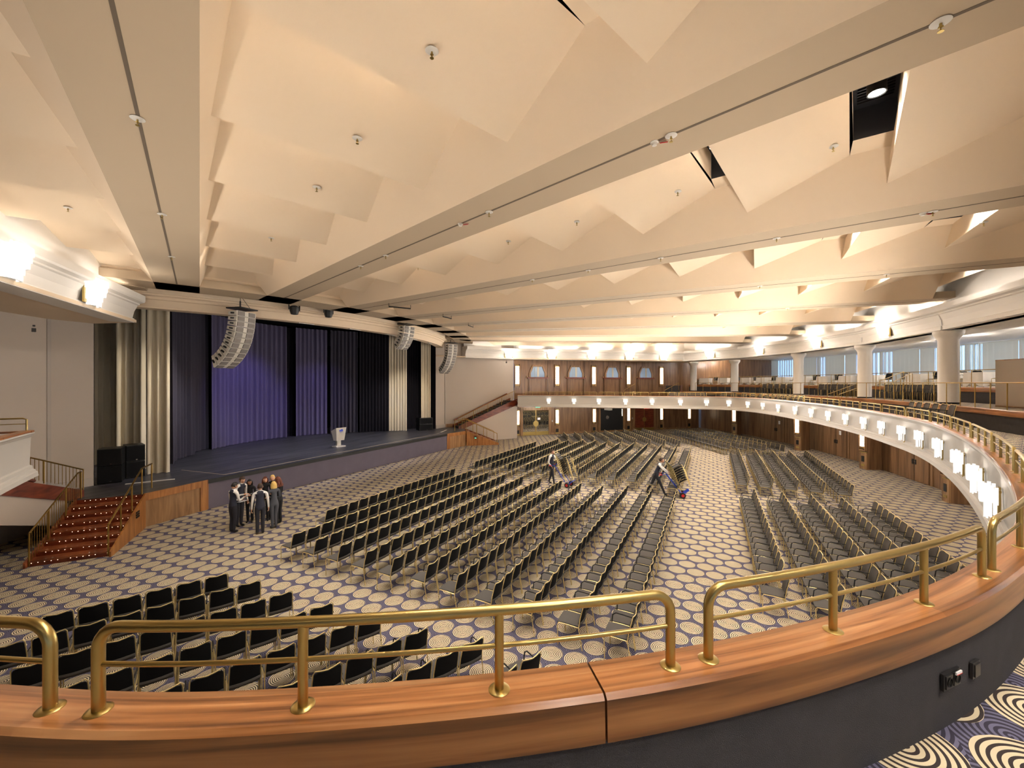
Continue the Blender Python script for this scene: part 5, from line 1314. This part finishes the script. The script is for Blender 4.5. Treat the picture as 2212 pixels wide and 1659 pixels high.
# ================================================================== people
def person(label, foot, heading, H=1.78, hair='hair_brown', hairstyle='short', top='vest', sleeve='shirt', trouser='trousers', skin='skin', arms=('down', 'down'), lean=0., head=(0., 0.), stride=0., fem=False, name='person', feet_apart=.16):
    t = thing('person', label, 'person', foot, heading, None)
    k = H/1.78; sh = (.19 if not fem else .165)*k; hip = .095*k
    V3 = lambda x, y, z: Vector((x*k, y*k, z*k))
    segs = []                 # (a, b, ra, rb, material)
    pel = V3(0, 0, .96); L = lean
    chest = V3(0, sin(L)*.40, .96+cos(L)*.40); neck = V3(0, sin(L)*.53, .96+cos(L)*.53); hd = neck+Vector((0, .03*k+sin(L+.1)*.05, .135*k))
    pts = []; edges = []; rad = []; mat = []
    def node(p, r, par=None, m=None):
        pts.append(p); rad.append(r); i = len(pts)-1
        if par is not None: edges.append((par, i)); mat.append((par, i, m))
        return i
    w_ = .82 if fem else 1.0
    ip = node(pel, (.150*k*w_*(1.08 if fem else 1), .105*k)); ia = node(pel.lerp(chest, .42), (.128*k*w_, .092*k), ip, top); ic = node(chest, (.158*k*w_, .105*k), ia, top)
    iu = node(chest.lerp(neck, .72), (.115*k*w_, .078*k), ic, top); ine = node(neck+Vector((0, .005, .02*k)), (.055*k*w_, .055*k), iu, sleeve if not fem else top); ih = node(neck+Vector((0, .015, .075*k)), (.05*k*w_, .052*k), ine, skin)
    for s in (-1, 1):
        st = stride*s; fx = feet_apart/2*s
        hp = pel+Vector((s*hip*.95, 0, -.05*k)); kn = V3(fx*1.0, st*.25+.02, .50); an_ = V3(fx, st*.5-.02*(1 if st == 0 else 0)-(.04 if st < 0 else 0), .09); 
        a = node(hp, (.098*k, .1*k), ip, trouser); a1 = node(hp.lerp(kn, .5), (.082*k, .085*k), a, trouser); b = node(kn, (.064*k, .066*k), a1, trouser); b1 = node(kn.lerp(an_, .5), (.058*k, .062*k), b, trouser)
        c = node(an_, (.046*k, .05*k), b1, trouser); d = node(Vector((an_.x, an_.y+.02*k, .045*k)), (.04*k, .045*k), c, 'shoe'); e = node(Vector((an_.x+s*.015, an_.y+.15*k, .032*k)), (.038*k, .03*k), d, 'shoe')
        sd = chest+Vector((s*sh, -.0, .045*k)); pose = arms[0] if s < 0 else arms[1]
        P_ = {'down': (V3(s*.235, -.02, 1.13), V3(s*.25, .05, .88)), 'hold': (V3(s*.225, .06, 1.12), V3(s*.11, .30, 1.16)), 'holdlow': (V3(s*.23, .05, 1.10), V3(s*.13, .33, 1.04)), 'fold': (V3(s*.225, .05, 1.12), V3(-s*.06, .20, 1.14)), 'push': (V3(s*.22, .22, 1.20), V3(s*.2, .46, 1.03)), 'pocket': (V3(s*.26, -.05, 1.12), V3(s*.19, .06, .95)), 'behind': (V3(s*.24, -.1, 1.12), V3(s*.06, -.17, .98))}[pose]
        el, wr = P_
        el = el+Vector((0, sin(L)*.28, 0)); wr = wr+Vector((0, sin(L)*.2, 0))
        a = node(sd, (.056*k*w_, .058*k), iu, sleeve); a1 = node(sd.lerp(el, .5), (.047*k*w_, .048*k), a, sleeve); b = node(el, (.040*k*w_, .042*k), a1, sleeve); c = node(wr, (.028*k, .03*k), b, sleeve)
        d_ = (wr-el).normalized(); side = d_.cross(Vector((0, 0, 1))); 
        if side.length < .2: side = Vector((0, 1, 0))
        side.normalize()
        if pose == 'down': side = Vector((0, 1, 0))
        pm = node(wr+d_*.07*k, (.034*k, .022*k), c, skin)
        segs.append((wr+d_*.05*k, d_, side, s))
    me = bpy.data.meshes.new('body'); me.from_pydata([tuple(p) for p in pts], edges, [])
    ob = bpy.data.objects.new('tmp_body', me); COL.objects.link(ob)
    md = ob.modifiers.new('skin', 'SKIN'); md.use_smooth_shade = True
    for v, r in zip(me.skin_vertices[0].data, rad): v.radius = r
    me.skin_vertices[0].data[0].use_root = True
    sb = ob.modifiers.new('sub', 'SUBSURF'); sb.levels = 1; sb.render_levels = 1
    dg = bpy.context.evaluated_depsgraph_get(); ev = ob.evaluated_get(dg); em = ev.to_mesh()
    m = MB(); mats = []
    def mi(n):
        if n not in mats: mats.append(n)
        return mats.index(n)
    vv = [v.co.copy() for v in em.vertices]; n0 = len(vv)
    m.v = [tuple(v) for v in vv]
    for p in em.polygons:
        c = p.center; best = None
        for a, b, mt in mat:
            A, B = pts[a], pts[b]; ab = B-A; t_ = max(0, min(1, (c-A).dot(ab)/max(1e-9, ab.length_squared))); rr_ = rad[a][0]*(1-t_)+rad[b][0]*t_; d = (c-(A+ab*t_)).length-rr_
            if best is None or d < best[0]: best = (d, mt)
        m.f.append(tuple(p.vertices)); m.m.append(mi(best[1])); m.uv.append(None)
    ev.to_mesh_clear(); bpy.data.objects.remove(ob)
    # hands: five unequal bent fingers on each palm
    for (w0, d_, side, s) in segs:
        nrm = d_.cross(side).normalized(); curl = nrm*(-1 if nrm.z > 0 else 1)
        for q, (o_, ln) in enumerate(((-.024, .062), (-.008, .075), (.008, .07), (.024, .055))):
            b = w0+side*o_*k+d_*.035*k; m.tube([b, b+d_*ln*.5*k, b+d_*ln*.85*k+curl*.02*k, b+d_*ln*k+curl*.035*k], [.010*k, .0095*k, .009*k, .007*k], 6, mi(skin))
        b = w0-side*.025*k*(1)+d_*.0; m.tube([b, b-side*.022*k+d_*.025*k, b-side*.02*k+d_*.05*k+curl*.01], [.011*k, .010*k, .008*k], 6, mi(skin))
    # head with face
    yaw, pit = head; Rm = Matrix.Rotation(yaw, 3, 'Z')@Matrix.Rotation(-pit, 3, 'X')
    hc = hd; nu, nv = 16, 12; vs = []
    for j in range(nv+1):
        th = pi*j/nv
        for i in range(nu):
            a = 2*pi*i/nu; x, y, z = sin(th)*cos(a), sin(th)*sin(a), cos(th)
            sx = .076*(1-.12*max(0, -z)); sy = .096; sz = .118
            q = Vector((x*sx, y*sy, z*sz))
            if y > .2 and z < -.3: q.y += .008
            if y > .95 and -.35 < z < .05: q.y += .004
            vs.append(hc+Rm@(q*k))
    fs = [(j*nu+i, j*nu+(i+1) % nu, (j+1)*nu+(i+1) % nu, (j+1)*nu+i) for j in range(nv) for i in range(nu)]
    m.add(vs, fs, mi(skin))
    hp_ = lambda x, y, z: hc+Rm@(Vector((x, y, z))*k)
    m.tube([hp_(0, .092, .012), hp_(0, .112, -.022), hp_(0, .098, -.03)], [.009*k, .014*k, .012*k], 6, mi(skin))
    m.tube([hp_(-.022, .09, -.058), hp_(0, .097, -.06), hp_(.022, .09, -.058)], [.004*k, .007*k, .004*k], 5, mi('lip'))
    for s in (-1, 1):
        m.lathe([(.0, -.006*k), (.010*k, 0), (.0, .006*k)], hp_(s*.03, .087, .012), 8, mi('black'))
        m.tube([hp_(s*.016, .092, .03), hp_(s*.045, .083, .03)], .004*k, 4, mi(hair))
        m.tube([hp_(s*.075, -.005, .015), hp_(s*.086, -.012, .0), hp_(s*.076, -.0, -.028)], .012*k, 6, mi(skin))
    # collar
    if sleeve == 'shirt': m.lathe([(.060*k, 0), (.062*k, .035*k), (.052*k, .04*k)], neck+Vector((0, .006, .0)), 14, mi('shirt'))
    body = m.build('body', mats, t, True, angle=70)
    # hair
    h = MB(); vs = []
    long = {'short': -.015, 'bob': -.13, 'long': -.26, 'curly': -.24, 'bun': -.02}[hairstyle]; rnd = random.Random(len(label))
    nu, nv = 20, 10
    for j in range(nv+1):
        th = pi*.62*j/nv
        for i in range(nu):
            a = 2*pi*i/nu; x, y, z = sin(th)*cos(a), sin(th)*sin(a), cos(th)
            g = 1.10; zz_ = z*.118*g
            if y > .25 and z < .42: y = .25+(y-.25)*.15; 
            q = Vector((x*.080*g, y*.100*g-.006, max(zz_, .02 if y > .3 else -.2)+.004))
            if hairstyle == 'curly': q *= 1+.14*rnd.random()
            vs.append(hc+Rm@(q*k))
    fs = [(j*nu+i, j*nu+(i+1) % nu, (j+1)*nu+(i+1) % nu, (j+1)*nu+i) for j in range(nv) for i in range(nu)]; h.add(vs, fs)
    if long < -.1:
        for q in range(9):
            a = pi+pi*(q-.0)/8; wd = .03*k if hairstyle != 'curly' else .04*k
            p0 = hp_(cos(a)*.075, sin(a)*.075+.0, .03); p1 = hp_(cos(a)*.088, sin(a)*.088-.01, -.06); p2 = hp_(cos(a)*(.085 if hairstyle != 'curly' else .12), sin(a)*.09-.02, long)
            ps = [p0, p1, p2]
            if hairstyle == 'curly': ps = [p0.lerp(p1, f) for f in (0, .5)]+[p1.lerp(p2, f)+Vector((rnd.uniform(-.02, .02), rnd.uniform(-.02, .02), 0)) for f in (0, .3, .6, 1)]
            h.tube(ps, [wd*(1-.35*i/(len(ps)-1)) for i in range(len(ps))], 7)
    h.build('hair', hair, t, angle=80)
    return t, k
def fpos(px, py): q = P(px, py, 0); return (q.x, q.y, 0)
def yaw_to(px, py, tx, ty):   # heading so that +y of the figure points from pixel to pixel
    a = P(px, py, 0); b = P(tx, ty, 0); return atan2(b.y-a.y, b.x-a.x)-pi/2
TC = (545, 1138)
A0 = person('man with dark hair and navy vest holding papers, at the stair side of the group', fpos(503, 1150), yaw_to(503, 1150, 545, 1136), 1.76, 'hair_black', arms=('holdlow', 'hold'), head=(-.1, .4), lean=.05)
person('man bending forward behind the dark-haired man with the papers', fpos(517, 1137), yaw_to(517, 1137, 545, 1140), 1.86, 'hair_brown', arms=('down', 'hold'), head=(-.2, .5), lean=.16)
person('woman with long black hair holding a printed sheet in the group', fpos(540, 1128), yaw_to(540, 1128, 512, 1152), 1.64, 'hair_black', 'long', 'suit_black', 'suit_black', 'suit_black', 'skin_dark', ('hold', 'fold'), head=(.3, .3), fem=True)
person('man in navy vest and white sleeves standing with his back to the seats', fpos(562, 1153), yaw_to(562, 1153, 562, 1120), 1.76, 'hair_brown', arms=('down', 'down'), head=(0, .1))
person('woman in dark jacket facing the seats, tilting her head', fpos(573, 1125), yaw_to(573, 1125, 555, 1160), 1.70, 'hair_auburn', 'long', 'suit_black', 'suit_black', 'suit_black', 'skin', ('fold', 'fold'), head=(.2, .1), fem=True)
person('woman with straight blond hair in a grey trouser suit', fpos(592, 1141), yaw_to(592, 1141, 565, 1128), 1.70, 'hair_blond', 'bob', 'suit', 'suit', 'suit', 'skin', ('fold', 'fold'), fem=True, feet_apart=.12)
person('woman with curly auburn hair in black behind the blond woman', fpos(602, 1132), yaw_to(602, 1132, 570, 1130), 1.76, 'hair_auburn', 'curly', 'suit_black', 'suit_black', 'suit_black', 'skin', ('fold', 'fold'), head=(0, .2), fem=True)
person('blond woman mostly hidden between the blond and the curly haired women', fpos(589, 1121), yaw_to(589, 1121, 565, 1150), 1.72, 'hair_blond', 'bun', 'suit_black', 'suit_black', 'suit_black', 'skin', ('behind', 'behind'), fem=True)
def sheet(px, py, Y, w, h, rz, tilt, lab, printed):
    q = D(px, py, Y); m = MB(); R = Matrix.Rotation(rz, 3, 'Z')@Matrix.Rotation(tilt, 3, 'X')
    m.box((0, 0, 0), (w, h, .004), M=R)
    if printed:
        for i in range(3):
            for j in range(2): m.box(R@Vector(((i-1)*.08, (j-.5)*.1, .004)), (.05, .05, .002), M=R, mi=1 if (i+j) % 2 else 2)
    return tag(m.build('paper_sheet', ['paper', 'blue', 'black'], None, False, q), lab, 'paper', 'papers held by the group')
Yg = depth(*fpos(520, 1145)[:2])
sheet(533, 1071, Yg, .32, .24, .5, -.5, 'printed sheet with blue and black squares held in the group', True)
sheet(524, 1082.5, Yg-.1, .30, .21, .1, -.1, 'plain white sheet held below the printed one', False)
sheet(556, 1057, depth(*fpos(573, 1125)[:2]), .22, .15, -.2, -.3, 'small pale folder held behind the bare-headed man in navy vest', False)

# two workers pushing trolleys with stacked chairs
W1 = person('worker in navy vest pushing a chair trolley along the cross aisle', fpos(1192, 1045), yaw_to(1192, 1045, 1236, 1052), 1.80, 'hair_brown', arms=('push', 'pocket'), head=(0, .15), stride=.34)
W2 = person('worker leaning forward, pushing the trolley beside the wide middle aisle', fpos(1417, 1068), yaw_to(1417, 1068, 1470, 1072), 1.80, 'hair_brown', arms=('push', 'push'), lean=.38, head=(0, .15), stride=.75)
def trolley(base, yaw, label, n, glab, slabel):
    t = thing('hand_trolley', label, 'trolley', base, yaw); tl = radians(38)   # local +y is the way it is pushed; the frame leans back to the worker
    R = Matrix.Rotation(tl, 3, 'X')
    for s in (-1, 1):
        m = MB(); m.lathe([(.02, -.03), (.06, -.035), (.075, -.025), (.075, .025), (.06, .035), (.02, .03)], (s*.24, 0, .13), 16, M=Matrix.Rotation(pi/2, 3, 'Y')); w = m.build('wheel_hub', 'red', t)
        m = MB(); m.lathe([(.075, -.03), (.12, -.032), (.13, -.015), (.13, .015), (.12, .032), (.075, .03)], (s*.24, 0, .13), 18, M=Matrix.Rotation(pi/2, 3, 'Y')); m.build('tyre', 'tyre', w)
    m = MB(); o_ = Vector((0, 0, .13))
    for s in (-1, 1): m.tube([o_+Vector((s*.2, 0, 0)), o_+R@Vector((s*.2, 0, 1.15)), o_+R@Vector((s*.2, 0, 1.15))+Vector((0, -.16, -.03))], .017, 8)
    for z in (.15, .6, 1.0): m.tube([o_+R@Vector((-.2, 0, z)), o_+R@Vector((.2, 0, z))], .014, 6)
    m.tube([(-.24, 0, .13), (.24, 0, .13)], .014, 6); m.box(o_+R@Vector((0, .18, .02)), (.4, .36, .02), M=R); m.build('frame', 'blue', t)
    for s in (-1, 1):
        e = o_+R@Vector((s*.2, 0, 1.15))+Vector((0, -.16, -.03)); m = MB(); m.tube([e, e+Vector((0, -.14, -.03))], .022, 8); m.build('handle_grip', 'red', t)
    Rz = Matrix.Rotation(yaw, 3, 'Z')
    for i in range(n):        # each chair nested on the one before, leaning with the frame
        lp = o_+R@Vector((0, .30+.035*i, .06+.095*i)); wp = Vector(base)+Rz@lp
        dup(chair0, tuple(wp), 0, 'stacked black chair on the %s, %s from the bottom' % (slabel, nth(i+1)), glab, eul=(tl-.15, 0, yaw))
b = P(1229, 1052, 0); trolley((b.x, b.y, 0), yaw_to(1192, 1045, 1236, 1052), 'blue trolley with red wheels loaded with chairs, pushed by the upright worker', 8, 'chairs stacked on the upright workers trolley', 'trolley of the upright worker')
b = P(1474, 1074, 0); trolley((b.x, b.y, 0), yaw_to(1417, 1068, 1470, 1072), 'blue trolley loaded with chairs, pushed by the leaning worker', 8, 'chairs stacked on the leaning workers trolley', 'trolley of the leaning worker')
# ================================================================== lamps
for (x, y, bi, k, f) in LIT:
    lamp('downlight_beam', 'SPOT', (x, y, 9.88), 165, WARM, .08, (0, 0, 0), spot_size=radians(110), spot_blend=.9)
# cove lights on the shelf of the upper ring, thrown up at the coffers
for i in range(len(RINGP)-1):
    A, B = Vector(RINGP[i]), Vector(RINGP[i+1]); n = rn[i]; L = (B-A).length; k = max(1, int(L/3.2))
    for j in range(k):
        p = A.lerp(B, (j+.5)/k); d = (B-A).normalized(); nn_ = Vector((d.y, -d.x)); c = p+nn_*.05
        m = MB(); m.box((0, 0, 0), (L/k*.55, .16, .06)); an = atan2(d.y, d.x)
        l = lamp('cove_light', 'AREA', (c.x, c.y, 8.62), 4 if i == 14 else 16 if i > 8 else 5, WARM, .2, None, shape='RECTANGLE', size_y=L/k*.6)
        l.rotation_euler = (Matrix.Rotation(an+pi/2, 3, 'Z')@Matrix.Rotation(radians(180-22), 3, 'Y')).to_euler()
# purple and white stage light; unseen spots below the header added to brighten beige drapes
def spot_at(src, dst, e, col, size, blend=.8, r=.1):
    d = Vector(dst)-Vector(src); return lamp('stage_and_fill_beam', 'SPOT', src, e, col, r, d.to_track_quat('-Z', 'Y').to_euler(), spot_size=radians(size), spot_blend=blend)
spot_at((-2.5, 1.0, 9.3), (-1.6, 9.4, 4.0), 1100, (.36, .28, 1.0), 42)
spot_at((2.5, 1.0, 9.3), (3.4, 9.0, 3.6), 700, (.42, .34, 1.0), 38)
spot_at((-4.4, -1.05, 8.05), (-9.0, 6.2, 4), 900, (1, .9, .75), 40)
spot_at((4.4, -1.05, 8.05), (8.6, 4.4, 4), 600, (1, .9, .75), 36)
for x in (-5, 0, 5): spot_at((x, .8, 9.4), (x, 3.5, 1.2), 800, (.85, .85, 1.0), 85)
# recessed lights of the terrace ceiling; added fill under the balcony
for k, (x, y) in enumerate(COLS):
    lamp('terrace_downlight', 'POINT', (x*1.06+.6, y*1.06-2.0, 7.3), 70, (1, .93, .85), .06)
for i in range(12):
    u = uM+(BAL.L-uM)*(i+.5)/12; (x, y), n = BAL.at(u, 2.2); lamp('under_balcony_fill', 'POINT', (x, y, 2.9), 75, WARM, .06)
(x, y), n = BAL.at(BAL.nearest(-16, -19), 2.5)
for dx in (-3, 1.5, 6): lamp('near_balcony_fill', 'SPOT', (CX-1+dx*.7, CY-1.2-dx*.35, 7.4), 170, WARM, .1, (0, 0, 0), spot_size=radians(120), spot_blend=1)  # added unseen spots above the camera, brightening the near parapet and carpet

# added fill spots along the balcony front, aimed out and up to brighten the ceiling
k = int(BAL.L/2.0)
for i in range(k):
    u = BAL.L*(i+.5)/k; (x, y), n = BAL.at(u, -.35)
    r_ = hypot(x-CX, y-CY); e = 85 if r_ < 8 else 170 if r_ < 16 else 470
    d = Vector((-n[0], -n[1], .8)); lamp('balcony_ceiling_fill', 'SPOT', (x, y, 3.75), e, WARM, .12, d.to_track_quat('-Z', 'Y').to_euler(), spot_size=radians(150), spot_blend=1.0)

for i in range(9):
    u = UM+(UPP.L-UM)*(i+.5)/9
    for o_ in (1.6, 4.2):
        (x, y), n = UPP.at(u, o_); lamp('terrace_downlight', 'POINT', (x, y, 7.6), 40, (1, .94, .86), .06)

for o in [c for c in COL.objects if c.name.startswith('crystal_wall_light')]:
    v = Vector((sin(o.rotation_euler.z), -cos(o.rotation_euler.z), 0))
    lamp('wall_light_bulb', 'POINT', o.location+v*.13+Vector((0, 0, .16)), .6, WARM, .02)
